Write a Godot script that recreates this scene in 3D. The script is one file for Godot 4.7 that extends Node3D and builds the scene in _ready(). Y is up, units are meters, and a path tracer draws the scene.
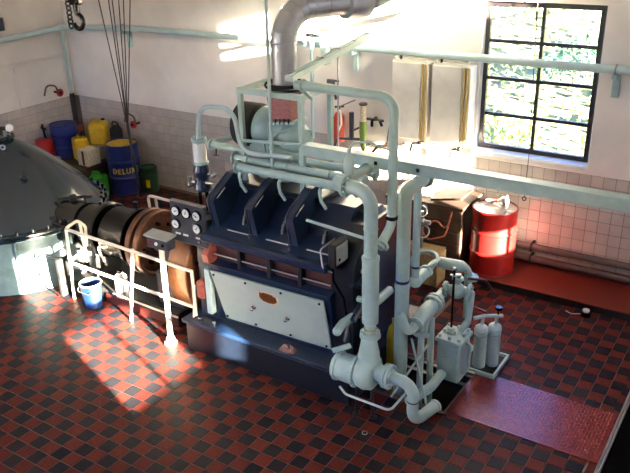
extends Node3D

# ---------------------------------------------------------------- mesh builder
class MB:
	var v := PackedVector3Array()
	var n := PackedVector3Array()

	func tri(a: Vector3, b: Vector3, c: Vector3, na: Vector3, nb: Vector3, nc: Vector3) -> void:
		if (b - a).cross(c - a).dot(na + nb + nc) > 0.0:
			v.append(a); v.append(c); v.append(b)
			n.append(na); n.append(nc); n.append(nb)
		else:
			v.append(a); v.append(b); v.append(c)
			n.append(na); n.append(nb); n.append(nc)

	func quad(a: Vector3, b: Vector3, c: Vector3, d: Vector3, m: Vector3) -> void:
		tri(a, b, c, m, m, m)
		tri(a, c, d, m, m, m)

	func box(c: Vector3, s: Vector3, bev := 0.0, bas := Basis.IDENTITY) -> MB:
		var h := s * 0.5
		bev = minf(bev, minf(h.x, minf(h.y, h.z)) * 0.6)
		for i in 3:
			var j := (i + 1) % 3
			var k := (i + 2) % 3
			for sg in [-1.0, 1.0]:
				var q: Array[Vector3] = []
				for w in [[-1, -1], [1, -1], [1, 1], [-1, 1]]:
					var p := Vector3.ZERO
					p[i] = sg * h[i]
					p[j] = w[0] * (h[j] - bev)
					p[k] = w[1] * (h[k] - bev)
					q.append(c + bas * p)
				var m := Vector3.ZERO
				m[i] = sg
				quad(q[0], q[1], q[2], q[3], bas * m)
			if bev > 0.0:
				for sj in [-1.0, 1.0]:
					for sk in [-1.0, 1.0]:
						var e: Array[Vector3] = []
						for w in [[-1, 0], [1, 0], [1, 1], [-1, 1]]:
							var p := Vector3.ZERO
							p[i] = w[0] * (h[i] - bev)
							p[j] = sj * (h[j] if w[1] == 0 else h[j] - bev)
							p[k] = sk * (h[k] - bev if w[1] == 0 else h[k])
							e.append(c + bas * p)
						var m2 := Vector3.ZERO
						m2[j] = sj
						m2[k] = sk
						quad(e[0], e[1], e[2], e[3], (bas * m2).normalized())
		if bev > 0.0:
			for sx in [-1.0, 1.0]:
				for sy in [-1.0, 1.0]:
					for sz in [-1.0, 1.0]:
						var a := Vector3(sx * h.x, sy * (h.y - bev), sz * (h.z - bev))
						var b := Vector3(sx * (h.x - bev), sy * h.y, sz * (h.z - bev))
						var d := Vector3(sx * (h.x - bev), sy * (h.y - bev), sz * h.z)
						var m3 := (bas * Vector3(sx, sy, sz)).normalized()
						tri(c + bas * a, c + bas * b, c + bas * d, m3, m3, m3)
		return self

	func span(a: Vector3, b: Vector3, bev := 0.0) -> MB:      # a box from corner to corner
		return box((a + b) * 0.5, (b - a).abs(), bev)

	func bar(a: Vector3, b: Vector3, w: float, t: float, bev := 0.0) -> MB:   # a flat bar between two points, t is its height
		var d := (b - a).normalized()
		var up := Vector3.UP if absf(d.y) < 0.95 else Vector3.RIGHT
		var s := d.cross(up).normalized()
		return box((a + b) * 0.5, Vector3((b - a).length(), t, w), bev, Basis(d, s.cross(d), s))

	func tube(p: PackedVector3Array, r: float, seg := 14, caps := true, closed := false) -> MB:
		var cnt := p.size()
		var t0 := (p[1] - p[0]).normalized()
		var u := t0.cross(Vector3.UP if absf(t0.y) < 0.9 else Vector3.RIGHT).normalized()
		var rings: Array[PackedVector3Array] = []
		var dirs: Array[PackedVector3Array] = []
		var last := t0
		for i in cnt:
			var t := t0
			if closed:
				t = (p[(i + 1) % cnt] - p[(i - 1 + cnt) % cnt]).normalized()
			elif i == 0:
				t = t0
			elif i == cnt - 1:
				t = (p[i] - p[i - 1]).normalized()
			else:
				t = ((p[i + 1] - p[i]).normalized() + (p[i] - p[i - 1]).normalized()).normalized()
			u = (u - t * u.dot(t)).normalized()
			var w := t.cross(u)
			var st := 1.0
			if not closed and i > 0 and i < cnt - 1:
				st = 1.0 / maxf(0.5, t.dot((p[i] - p[i - 1]).normalized()))
			var ring := PackedVector3Array()
			var dd := PackedVector3Array()
			for k in seg:
				var a := TAU * k / seg
				var d := u * cos(a) + w * sin(a)
				dd.append(d)
				ring.append(p[i] + d * r * (1.0 if st < 1.02 else st))
			rings.append(ring)
			dirs.append(dd)
			last = t
		for i in (cnt if closed else cnt - 1):
			var j := (i + 1) % cnt
			for k in seg:
				var l := (k + 1) % seg
				tri(rings[i][k], rings[j][k], rings[j][l], dirs[i][k], dirs[j][k], dirs[j][l])
				tri(rings[i][k], rings[j][l], rings[i][l], dirs[i][k], dirs[j][l], dirs[i][l])
		if caps and not closed:
			for k in seg:
				var l := (k + 1) % seg
				tri(p[0], rings[0][k], rings[0][l], -t0, -t0, -t0)
				tri(p[cnt - 1], rings[cnt - 1][k], rings[cnt - 1][l], last, last, last)
		return self

	static func fillet(p: PackedVector3Array, rad: float, steps := 7) -> PackedVector3Array:
		var o := PackedVector3Array()
		o.append(p[0])
		for i in range(1, p.size() - 1):
			var d1 := (p[i] - p[i - 1]).normalized()
			var d2 := (p[i + 1] - p[i]).normalized()
			var th := acos(clampf(d1.dot(d2), -1, 1))
			if th < 0.02:
				o.append(p[i])
				continue
			var t := minf(rad * tan(th * 0.5), minf((p[i] - p[i - 1]).length(), (p[i + 1] - p[i]).length()) * 0.49)
			var rr := t / tan(th * 0.5)
			var nn := (d2 - d1 * d2.dot(d1)).normalized()
			var c := p[i] - d1 * t + nn * rr
			for s in steps + 1:
				var f := th * s / steps
				o.append(c - nn * rr * cos(f) + d1 * rr * sin(f))
		o.append(p[p.size() - 1])
		return o

	func pipe(pts: Array, r: float, bend := 0.1, seg := 16) -> MB:
		return tube(MB.fillet(PackedVector3Array(pts), bend), r, seg)

	func rod(a: Vector3, b: Vector3, r: float, seg := 12) -> MB:
		return tube(PackedVector3Array([a, b]), r, seg)

	func lathe(prof: Array, org: Vector3, axis := Vector3.UP, seg := 28, smooth := false) -> MB:
		var y := axis.normalized()
		var x := y.cross(Vector3.UP if absf(y.y) < 0.9 else Vector3.RIGHT).normalized()
		var z := x.cross(y)
		var nr: Array[Vector2] = []
		for i in prof.size() - 1:
			var d: Vector2 = prof[i + 1] - prof[i]
			nr.append(Vector2(d.y, -d.x).normalized())
		# outward side: the profile runs upward when the normal points out; keep both directions working
		var area := 0.0
		for i in prof.size() - 1:
			area += prof[i].x * (prof[i + 1].y - prof[i].y)
		if area < 0.0:
			for i in nr.size():
				nr[i] = -nr[i]
		for i in prof.size() - 1:
			var a: Vector2 = prof[i]
			var b: Vector2 = prof[i + 1]
			var ma: Vector2 = nr[i]
			var mb2: Vector2 = nr[i]
			if smooth:
				if i > 0: ma = (nr[i] + nr[i - 1]).normalized()
				if i < nr.size() - 1: mb2 = (nr[i] + nr[i + 1]).normalized()
			for k in seg:
				var a0 := TAU * k / seg
				var a1 := TAU * (k + 1) / seg
				var d0 := x * cos(a0) + z * sin(a0)
				var d1 := x * cos(a1) + z * sin(a1)
				var p0 := org + d0 * a.x + y * a.y
				var p1 := org + d1 * a.x + y * a.y
				var p2 := org + d1 * b.x + y * b.y
				var p3 := org + d0 * b.x + y * b.y
				var n0 := d0 * ma.x + y * ma.y
				var n1 := d1 * ma.x + y * ma.y
				var n2 := d1 * mb2.x + y * mb2.y
				var n3 := d0 * mb2.x + y * mb2.y
				if a.x > 1e-5: tri(p0, p1, p2, n0, n1, n2)
				if b.x > 1e-5: tri(p0, p2, p3, n0, n2, n3)
		return self

	func disc(c: Vector3, axis: Vector3, r: float, t: float, seg := 24, bev := 0.004) -> MB:   # a short cylinder centred on c
		return lathe([Vector2(0, -t / 2), Vector2(r - bev, -t / 2), Vector2(r, -t / 2 + bev), Vector2(r, t / 2 - bev), Vector2(r - bev, t / 2), Vector2(0, t / 2)], c, axis, seg)

	func ball(c: Vector3, r: float, seg := 16) -> MB:
		var pr := []
		for i in seg / 2 + 1:
			var a := -PI / 2 + PI * i / (seg / 2)
			pr.append(Vector2(maxf(0, cos(a)) * r, sin(a) * r))
		return lathe(pr, c, Vector3.UP, seg, true)

	func ring(c: Vector3, axis: Vector3, rr: float, r: float, seg := 24, sec := 8) -> MB:
		var y := axis.normalized()
		var x := y.cross(Vector3.UP if absf(y.y) < 0.9 else Vector3.RIGHT).normalized()
		var z := x.cross(y)
		var p := PackedVector3Array()
		for k in seg:
			p.append(c + (x * cos(TAU * k / seg) + z * sin(TAU * k / seg)) * rr)
		return tube(p, r, sec, false, true)

	func flange(c: Vector3, axis: Vector3, r: float, t: float, bolts := 8, br := 0.009) -> MB:
		disc(c, axis, r, t)
		var y := axis.normalized()
		var x := y.cross(Vector3.UP if absf(y.y) < 0.9 else Vector3.RIGHT).normalized()
		var z := x.cross(y)
		for k in bolts:
			var a := TAU * (k + 0.5) / bolts
			disc(c + (x * cos(a) + z * sin(a)) * (r - br * 1.7), y, br, t + br * 2.4, 6, 0.001)
		return self

	func prism(poly: Array, org: Vector3, u: Vector3, w: Vector3, ext: Vector3) -> MB:
		var pp := PackedVector2Array(poly)
		var cen := Vector2.ZERO
		for q in pp: cen += q
		cen /= pp.size()
		var idx := Geometry2D.triangulate_polygon(pp)
		var m := ext.normalized()
		for i in range(0, idx.size(), 3):
			var a := org + u * pp[idx[i]].x + w * pp[idx[i]].y
			var b := org + u * pp[idx[i + 1]].x + w * pp[idx[i + 1]].y
			var c := org + u * pp[idx[i + 2]].x + w * pp[idx[i + 2]].y
			tri(a, b, c, -m, -m, -m)
			tri(a + ext, b + ext, c + ext, m, m, m)
		var ar := 0.0
		for i in pp.size():
			ar += pp[i].cross(pp[(i + 1) % pp.size()])
		for i in pp.size():
			var a2 := pp[i]
			var b2 := pp[(i + 1) % pp.size()]
			var d := (b2 - a2).normalized() * signf(ar)
			var nn := (u * d.y - w * d.x).normalized()
			var p0 := org + u * a2.x + w * a2.y
			var p1 := org + u * b2.x + w * b2.y
			quad(p0, p1, p1 + ext, p0 + ext, nn)
		return self

	func mesh(shift := Vector3.ZERO) -> ArrayMesh:
		var vv := v
		if shift != Vector3.ZERO:
			vv = PackedVector3Array()
			vv.resize(v.size())
			for i in v.size(): vv[i] = v[i] - shift
		var arr := []
		arr.resize(Mesh.ARRAY_MAX)
		arr[Mesh.ARRAY_VERTEX] = vv
		arr[Mesh.ARRAY_NORMAL] = n
		var m := ArrayMesh.new()
		m.add_surface_from_arrays(Mesh.PRIMITIVE_TRIANGLES, arr)
		return m

# ---------------------------------------------------------------- scene helpers
var M := {}
var taken := {}
var origin := {}
var rng := RandomNumberGenerator.new()

func V(x: float, y: float, z: float) -> Vector3: return Vector3(x, y, z)
func mb() -> MB: return MB.new()

func numbered(called: String) -> String:
	var k: int = taken.get(called, 0)
	taken[called] = k + 1
	return called if k == 0 else "%s_%03d" % [called, k]

func thing(called: String, label: String, category: String, at := Vector3.ZERO, group := "") -> Node3D:
	var o := Node3D.new()
	o.name = numbered(called)
	add_child(o)
	o.position = at
	origin[o] = at
	o.set_meta("label", label)
	o.set_meta("category", category)
	if group != "": o.set_meta("group", group)
	return o

func setting(called: String) -> Node3D:
	var o := Node3D.new()
	o.name = called
	add_child(o)
	origin[o] = Vector3.ZERO
	o.set_meta("kind", "structure")
	return o

func part(called: String, b: MB, m: Material, parent: Node3D, label := "") -> MeshInstance3D:
	var o := MeshInstance3D.new()
	o.name = called
	o.mesh = b.mesh(origin[parent])
	o.material_override = m
	o.cast_shadow = GeometryInstance3D.SHADOW_CASTING_SETTING_ON
	parent.add_child(o, true)
	origin[o] = origin[parent]
	if label != "": o.set_meta("label", label)
	return o

func single(called: String, b: MB, m: Material, label: String, category: String, at: Vector3, group := "") -> MeshInstance3D:
	var o := MeshInstance3D.new()
	o.name = numbered(called)
	o.mesh = b.mesh(at)
	o.material_override = m
	add_child(o)
	o.position = at
	origin[o] = at
	o.set_meta("label", label)
	o.set_meta("category", category)
	if group != "": o.set_meta("group", group)
	return o

func rects(u0: float, u1: float, y0: float, y1: float, holes: Array) -> Array:   # what is left of a rectangle with rectangular holes
	var us := [u0, u1]
	for h in holes:
		us.append(clampf(h[0], u0, u1))
		us.append(clampf(h[1], u0, u1))
	us.sort()
	var out := []
	for i in us.size() - 1:
		if us[i + 1] - us[i] < 1e-4: continue
		var mid: float = (us[i] + us[i + 1]) / 2
		var hs := []
		for h in holes:
			if h[0] < mid and h[1] > mid: hs.append(h)
		hs.sort_custom(func(a, b): return a[2] < b[2])
		var y := y0
		for h in hs:
			if h[2] > y: out.append([us[i], us[i + 1], y, h[2]])
			y = maxf(y, h[3])
		if y < y1: out.append([us[i], us[i + 1], y, y1])
	return out

# ---------------------------------------------------------------- materials
func noise_texture(freq: float, lo: float, hi: float, seed_: int, octaves := 4, size := 256) -> ImageTexture:
	var fn := FastNoiseLite.new()
	fn.noise_type = FastNoiseLite.TYPE_SIMPLEX_SMOOTH
	fn.frequency = freq
	fn.seed = seed_
	fn.fractal_octaves = octaves
	var src := fn.get_seamless_image(size, size)
	var im := Image.create(size, size, false, Image.FORMAT_RGB8)
	for y in size:
		for x in size:
			var c := lerpf(lo, hi, src.get_pixel(x, y).r)
			im.set_pixel(x, y, Color(c, c, c))
	return ImageTexture.create_from_image(im)

func mat(color: Color, rough := 0.5, metal := 0.0, tex: Texture2D = null, scale_ := 1.5) -> StandardMaterial3D:
	var m := StandardMaterial3D.new()
	m.albedo_color = color
	m.roughness = rough
	m.metallic = metal
	if tex:
		m.albedo_texture = tex
		m.uv1_triplanar = true
		m.uv1_world_triplanar = true
		m.uv1_scale = Vector3.ONE * scale_
	return m

func make_materials() -> void:
	var grime := noise_texture(0.03, 0.80, 1.04, 11)
	var faint := noise_texture(0.01, 0.93, 1.02, 12)
	var fine := noise_texture(0.06, 0.8, 1.05, 13)
	M.plaster = mat(Color(0.915, 0.885, 0.855), 0.85, 0, faint, 0.35)
	M.ceiling = mat(Color(0.88, 0.87, 0.85), 0.9, 0, faint, 0.3)
	M.grout_wall = mat(Color(0.36, 0.33, 0.33), 0.9)
	M.wall_tiles = []
	for c in [Color(0.74, 0.705, 0.665), Color(0.72, 0.685, 0.65), Color(0.76, 0.725, 0.68), Color(0.73, 0.695, 0.665)]:
		M.wall_tiles.append(mat(c, 0.28, 0, faint, 1.0))
	M.grout_floor = mat(Color(0.42, 0.35, 0.33), 0.85, 0, fine, 2.0)
	M.red_tiles = []
	for c in [Color(0.345, 0.145, 0.125), Color(0.36, 0.155, 0.13), Color(0.33, 0.14, 0.125)]:
		M.red_tiles.append(mat(c, 0.45, 0, fine, 2.0))
		M.red_tiles[-1].metallic_specular = 0.16
	M.dark_tiles = []
	for c in [Color(0.135, 0.135, 0.155), Color(0.15, 0.15, 0.165), Color(0.12, 0.125, 0.145)]:
		M.dark_tiles.append(mat(c, 0.45, 0, fine, 2.0))
		M.dark_tiles[-1].metallic_specular = 0.16
	M.platform = mat(Color(0.42, 0.13, 0.08), 0.5, 0, fine, 3.0)
	M.riser = mat(Color(0.06, 0.06, 0.065), 0.5, 0, fine, 2.0)
	M.tread = mat(Color(0.46, 0.13, 0.12), 0.24, 0.2, grime, 1.5)
	M.pit = mat(Color(0.30, 0.29, 0.28), 0.9, 0, grime, 1.0)
	M.pale = mat(Color(0.64, 0.745, 0.74), 0.32, 0, faint, 2.5)          # the grey-green machine enamel
	M.pale_bright = mat(Color(0.72, 0.81, 0.81), 0.32, 0, faint, 1.3)
	M.cover = mat(Color(0.62, 0.69, 0.67), 0.4, 0, faint, 0.8)
	M.blue = mat(Color(0.065, 0.14, 0.25), 0.3, 0, grime, 1.4)
	M.blue_dark = mat(Color(0.035, 0.07, 0.125), 0.38, 0, grime, 1.4)
	M.oxide = mat(Color(0.24, 0.06, 0.055), 0.5, 0, grime, 1.8)
	M.oxide_light = mat(Color(0.60, 0.30, 0.26), 0.5, 0, grime, 1.8)
	M.pink = mat(Color(0.60, 0.36, 0.37), 0.6, 0, grime, 3.0)
	M.teal = mat(Color(0.05, 0.125, 0.175), 0.17, 0.0, faint, 0.8)
	M.teal.clearcoat_enabled = true
	M.teal.clearcoat = 0.6
	M.teal.clearcoat_roughness = 0.08
	M.casing = mat(Color(0.42, 0.52, 0.53), 0.35, 0, grime, 0.9)
	M.black = mat(Color(0.025, 0.027, 0.03), 0.25, 0, grime, 1.5)
	M.black_matt = mat(Color(0.03, 0.03, 0.032), 0.7, 0, grime, 1.5)
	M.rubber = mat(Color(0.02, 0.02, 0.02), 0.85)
	M.rubber.metallic_specular = 0.1  # for the engine cable, and the sheet painted as stairwell darkness
	M.bronze = mat(Color(0.42, 0.29, 0.22), 0.35, 0.55, grime, 1.6)
	M.tan = mat(Color(0.50, 0.31, 0.17), 0.5, 0.1, grime, 1.5)
	M.chrome = mat(Color(0.80, 0.81, 0.82), 0.18, 1.0)
	M.steel = mat(Color(0.62, 0.63, 0.64), 0.33, 0.9, faint, 1.5)
	M.duct = mat(Color(0.66, 0.67, 0.70), 0.34, 0.5, faint, 2.0)
	M.white = mat(Color(0.88, 0.87, 0.84), 0.35, 0, faint, 1.2)
	M.cream = mat(Color(0.90, 0.87, 0.80), 0.3, 0, faint, 1.2)
	M.brass = mat(Color(0.72, 0.62, 0.38), 0.4, 0.4)
	M.badge = mat(Color(0.42, 0.25, 0.10), 0.4, 0.4)
	M.badge_dark = mat(Color(0.16, 0.08, 0.03), 0.5)
	M.badge_rim = mat(Color(0.78, 0.68, 0.58), 0.4)
	M.glass_white = mat(Color(0.93, 0.94, 0.92), 0.12)
	M.dial = mat(Color(0.85, 0.85, 0.82), 0.4)
	M.panel = mat(Color(0.22, 0.24, 0.28), 0.3, 0.2, faint, 1.5)
	M.grey_box = mat(Color(0.58, 0.60, 0.60), 0.4, 0, faint, 1.5)
	M.red = mat(Color(0.62, 0.06, 0.05), 0.32, 0, faint, 1.5)
	M.red_drum = mat(Color(0.48, 0.06, 0.05), 0.33, 0, grime, 0.9)
	M.lid = mat(Color(0.74, 0.70, 0.68), 0.35, 0.3, grime, 1.6)
	M.drum_blue = mat(Color(0.06, 0.14, 0.42), 0.35, 0, grime, 1.0)
	M.bucket = mat(Color(0.08, 0.18, 0.38), 0.4, 0, grime, 1.5)
	M.yellow = mat(Color(0.76, 0.62, 0.07), 0.4, 0, grime, 1.5)
	M.letter = mat(Color(0.86, 0.74, 0.12), 0.5)
	M.green = mat(Color(0.18, 0.52, 0.11), 0.4, 0, faint, 1.5)
	M.green_dark = mat(Color(0.05, 0.22, 0.11), 0.4, 0, grime, 1.5)
	M.olive = mat(Color(0.36, 0.46, 0.18), 0.35, 0, faint, 1.5)
	M.paper = mat(Color(0.82, 0.77, 0.68), 0.7, 0, fine, 1.5)
	M.wood = mat(Color(0.20, 0.125, 0.075), 0.6, 0, grime, 2.0)
	M.wood_pale = mat(Color(0.62, 0.52, 0.36), 0.6, 0, grime, 2.0)
	M.hose = mat(Color(0.56, 0.30, 0.22), 0.5)
	M.orange = mat(Color(0.72, 0.20, 0.07), 0.45)
	M.frame = mat(Color(0.10, 0.075, 0.085), 0.4)
	M.sill = mat(Color(0.84, 0.86, 0.88), 0.3, 0, faint, 1.0)
	M.rope = mat(Color(0.19, 0.14, 0.12), 0.7)
	M.dirty_pipe = mat(Color(0.33, 0.29, 0.28), 0.55, 0, grime, 1.4)
	M.ground = mat(Color(0.40, 0.42, 0.27), 0.95, 0, noise_texture(0.05, 0.45, 1.25, 21, 5), 0.22)
	M.leaf = mat(Color(0.33, 0.42, 0.22), 0.7)
	M.leaf.backlight_enabled = true
	M.leaf.backlight = Color(0.20, 0.26, 0.08)
	M.leaf_shaded = mat(Color(0.12, 0.27, 0.20), 0.7)  # blue-green tone paints the shaded patches out on the bank
	M.bark = mat(Color(0.23, 0.18, 0.14), 0.9)
	M.rag = mat(Color(0.48, 0.36, 0.36), 0.9, 0, fine, 3.0)
	var g := StandardMaterial3D.new()
	g.transparency = BaseMaterial3D.TRANSPARENCY_ALPHA
	g.albedo_color = Color(0.93, 0.96, 0.95, 0.06)
	g.roughness = 0.02
	M.pane = g

# ---------------------------------------------------------------- main
const CAM := Vector3(11.382, 4.568, 9.2036)
const WEST := 0.0
const EAST := 12.2
const SOUTH := 11.2
const TOP := 5.7

func _ready() -> void:
	rng.seed = 7
	# camera
	var cam := Camera3D.new()
	cam.name = "camera"
	add_child(cam)
	cam.transform = Transform3D(Basis(V(0.83946, -0.02341, -0.54291), V(-0.20118, 0.91469, -0.35051), V(0.50480, 0.40347, 0.76314)).orthonormalized(), CAM)
	cam.fov = 34.94
	cam.near = 0.05
	cam.far = 200.0
	cam.current = true
	# sky, sun and exposure
	var env := Environment.new()
	var sm := ProceduralSkyMaterial.new()
	sm.sky_top_color = Color(0.36, 0.54, 0.90)
	sm.sky_horizon_color = Color(0.74, 0.84, 0.98)
	sm.ground_bottom_color = Color(0.42, 0.42, 0.33)
	sm.ground_horizon_color = Color(0.60, 0.60, 0.52)
	sm.energy_multiplier = 1.0
	var sky := Sky.new()
	sky.sky_material = sm
	env.background_mode = Environment.BG_SKY
	env.sky = sky
	env.background_energy_multiplier = 6.5
	env.tonemap_mode = Environment.TONE_MAPPER_LINEAR
	env.tonemap_exposure = 1.78
	env.sdfgi_enabled = true
	env.ssao_enabled = true
	env.ssil_enabled = true
	var we := WorldEnvironment.new()
	we.name = "world_environment"
	we.environment = env
	add_child(we)
	var sun := DirectionalLight3D.new()
	sun.name = "sun"
	add_child(sun)
	sun.look_at_from_position(Vector3.ZERO, V(-1.0, -0.2, -0.35), Vector3.UP)
	sun.light_color = Color(1.0, 0.94, 0.84)
	sun.light_energy = 90.0
	sun.light_angular_distance = 0.6
	sun.shadow_enabled = true

	make_materials()
	build_room()
	build_outdoors()
	build_engine()
	build_turbo()
	build_headers()
	build_pipework()
	build_pump()
	build_lube_unit()
	build_shaft_line()
	build_casing()
	build_instruments()
	build_handrails()
	build_corner_store()
	build_back_wall_things()
	build_conduits()
	build_window_cord()
	build_hoist()
	build_small_things()

# ---------------------------------------------------------------- the room
# a window in a wall: o is the lower left corner on the glass plane, u runs along the wall, nrm points into the room
func make_window(called: String, o: Vector3, u: Vector3, nrm: Vector3, w: float, h: float, cols: Array, rows: Array, sill := true, col_widths := [], row_widths := []) -> void:
	var t := setting(called)
	var f := mb()
	var fw := 0.058
	var bas := Basis(u, Vector3.UP, nrm)
	f.box(o + u * w / 2 + Vector3.UP * fw / 2, V(w, fw, 0.07), 0.004, bas)
	f.box(o + u * w / 2 + Vector3.UP * (h - fw / 2), V(w, fw, 0.07), 0.004, bas)
	for s in [fw / 2, w - fw / 2]:
		f.box(o + u * s + Vector3.UP * h / 2, V(fw, h - fw * 2, 0.07), 0.004, bas)
	part("window_frame", f, M.frame, t)
	var xs := [0.0] + cols + [w]
	var ys := [0.0] + rows + [h]
	for k in cols.size():
		var cw: float = col_widths[k] if k < col_widths.size() else 0.042
		part("glazing_bar", mb().box(o + u * cols[k] + Vector3.UP * h / 2, V(cw, h - fw * 2, 0.05), 0.003, bas), M.frame, t)
	for k in rows.size():
		var th: float = row_widths[k] if k < row_widths.size() else 0.042
		part("glazing_bar", mb().box(o + u * w / 2 + Vector3.UP * rows[k], V(w - fw * 2, th, 0.046), 0.003, bas), M.frame, t)
	for i in xs.size() - 1:
		for j in ys.size() - 1:
			var c2: Vector3 = o + u * (xs[i] + xs[i + 1]) / 2.0 + Vector3.UP * (ys[j] + ys[j + 1]) / 2.0
			part("pane", mb().box(c2, V(xs[i + 1] - xs[i] - 0.01, ys[j + 1] - ys[j] - 0.01, 0.004), 0.0, bas), M.pane, t)
	if sill:
		part("window_sill", mb().box(o + u * w / 2 + nrm * 0.09 - Vector3.UP * 0.03, V(w + 0.06, 0.06, 0.2), 0.008, bas), M.sill, t)

func build_room() -> void:
	var pits := [[8.28, 9.08, 2.74, 3.5]]
	# floor: bed with openings, tiles on top of it
	var fl := setting("floor")
	var bed := mb()
	for r in rects(-0.3, EAST + 0.3, -0.3, SOUTH + 0.3, pits):
		bed.span(V(r[0], -0.25, r[2]), V(r[1], -0.0045, r[3]))
	part("mortar_bed", bed, M.grout_floor, fl)
	var lining := mb()
	for p in pits:
		var e2: float = minf(p[1], EAST)
		lining.span(V(p[0], -2.3, p[2]), V(e2, -2.2, p[3]))
		lining.span(V(p[0], -2.2, p[2]), V(p[0] + 0.015, -0.006, p[3]))
		lining.span(V(e2 - 0.015, -2.2, p[2]), V(e2, -0.006, p[3]))
		lining.span(V(p[0] + 0.015, -2.2, p[2]), V(e2 - 0.015, -0.006, p[2] + 0.015))
		lining.span(V(p[0] + 0.015, -2.2, p[3] - 0.015), V(e2 - 0.015, -0.006, p[3]))
	part("pit_lining", lining, M.pit, fl)
	for k in 20:
		part("border_tile", mb().span(V(10.462, -0.01, 1.9 + k * 0.145), V(10.533, 0.0, 2.041 + k * 0.145), 0.002), M.red_tiles[k % 3] if k % 2 else M.dark_tiles[k % 3], fl)
	var tm := mb().box(V(0, -0.005, 0), V(0.1445, 0.01, 0.1445), 0.0025).mesh()
	var spots := []
	var view: Camera3D = get_node("camera")
	var cb := view.transform.basis
	for zone in 2:
		var ox := 43.1377 * 0.15 if zone == 0 else 62.4704 * 0.15
		var oz := 38.251 * 0.15 if zone == 0 else 7.6331 * 0.15
		for i in range(-70, 60):
			for j in range(-60, 60):
				var x := ox + i * 0.15
				var z := oz + j * 0.15
				if x < 0.08 or x > EAST - 0.08 or z < 0.1 or z > 8.0: continue
				var in_right := x > 8.2 and z < 2.74
				if in_right != (zone == 1): continue
				if zone == 1 and z < 0.74: continue
				if zone == 0 and x > 8.125 and z < 2.74 : continue
				var skip := false
				for p in pits:
					if x > p[0] - 0.074 and x < p[1] + 0.074 and z > p[2] - 0.074 and z < p[3] + 0.074: skip = true
				if x > 9.17 and x < 10.42 and z > 2.78 and z < 3.4: skip = true
				if x > 10.48 and z > 1.83 and z < 4.87: skip = true
				if x > 6.2 and x < 8.15 and z > 2.5 and z < 3.8: skip = true
				if skip: continue
				var d := V(x, 0, z) - CAM
				var depth := -d.dot(cb.z)
				var sx := d.dot(cb.x) / depth * 751.3
				var sy := -d.dot(cb.y) / depth * 751.3
				var seen := absf(sx) < 318 and absf(sy) < 240
				spots.append([(0.0 if seen else 100.0) + depth, x, z, (i + j) % 2 == 0])
	spots.sort_custom(func(a, b): return a[0] < b[0])
	var rest := {}
	for k in spots.size():
		var s = spots[k]
		var tone := rng.randi() % 3
		var m: Material = (M.dark_tiles if s[3] else M.red_tiles)[tone]
		if k < 300:
			var o := MeshInstance3D.new()
			o.name = "tile"
			o.mesh = tm
			o.material_override = m
			o.position = V(s[1], rng.randf_range(-0.0007, 0.0007), s[2])
			fl.add_child(o, true)
		else:
			if not rest.has(m): rest[m] = mb()
			rest[m].box(V(s[1], -0.005, s[2]), V(0.1445, 0.01, 0.1445))
	for m in rest:
		part("far_tiles", rest[m], m, fl).set_meta("kind", "stuff")

	# back wall with its window and a tiled dado
	var wb := setting("wall_back")
	var win := [7.88, 9.35, 1.56, 3.45]
	var p1 := mb()
	for r in rects(-0.3, EAST + 0.3, -0.25, TOP, [win]):
		p1.span(V(r[0], r[2], -0.3), V(r[1], r[3], 0))
	part("plaster", p1, M.plaster, wb)
	part("grout", mb().span(V(0, 0, 0), V(EAST, 1.433, 0.004)), M.grout_wall, wb)
	var wt := mb().box(V(0, 0, 0.004), V(0.142, 0.142, 0.008), 0.002).mesh()
	var wrest := {}
	for i in range(-63, 22):
		var x := 9.123 + 0.07375 + i * 0.1475
		if x < 0.07 or x > EAST - 0.05: continue
		for j in 10:
			var y := 1.433 - 0.07375 - j * 0.1475
			var hh := 0.142
			if y < 0.0: continue
			var m: Material = M.wall_tiles[rng.randi() % 4]
			if x > 7.2 and x < 10.4:
				var o := MeshInstance3D.new()
				o.name = "wall_tile"
				o.mesh = wt
				o.material_override = m
				o.position = V(x, y, 0.002 + rng.randf_range(-0.0006, 0.0006))
				wb.add_child(o, true)
			else:
				if not wrest.has(m): wrest[m] = mb()
				wrest[m].box(V(x, y, 0.006), V(0.142, hh, 0.008))
	for m in wrest:
		part("far_wall_tiles", wrest[m], m, wb).set_meta("kind", "stuff")
	make_window("window_1", V(7.9, 1.57, -0.09), Vector3.RIGHT, V(0, 0, 1), 1.43, 1.87, [0.715], [0.46, 0.925, 1.39])

	# left wall
	var wl := setting("wall_left")
	part("plaster", mb().span(V(-0.3, -0.25, 0), V(0, TOP, SOUTH)), M.plaster, wl)
	part("grout", mb().span(V(0, 0, 0.004), V(0.004, 1.433, SOUTH)), M.grout_wall, wl)
	var lrest := {}
	for i in range(0, 30):
		for j in 10:
			var y := 1.433 - 0.07375 - j * 0.1475
			if y < 0: continue
			var m: Material = M.wall_tiles[rng.randi() % 4]
			if not lrest.has(m): lrest[m] = mb()
			lrest[m].box(V(0.006, y, 0.09 + i * 0.1475), V(0.008, 0.142, 0.142))
	for m in lrest:
		part("far_wall_tiles", lrest[m], m, wl).set_meta("kind", "stuff")
	# a shallow frame moulding on the left wall
	var tr := setting("trim_1")
	var mo := mb()
	mo.span(V(0, 2.16, 0.16), V(0.03, 2.21, 4.0), 0.006)
	mo.span(V(0, 1.45, 0.12), V(0.03, 2.21, 0.17), 0.006)
	mo.span(V(0, 1.45, 1.18), V(0.025, 2.16, 1.21), 0.005)
	part("moulding", mo, M.plaster, tr)

	# right wall: low windows and one high one let the sun in
	var wr := setting("wall_right")
	var holes := [[5.75, 7.24, 1.13, 2.35], [1.52, 2.3, 1.13, 2.66], [1.25, 3.09, 4.06, 4.78]]
	var p2 := mb()
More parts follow.
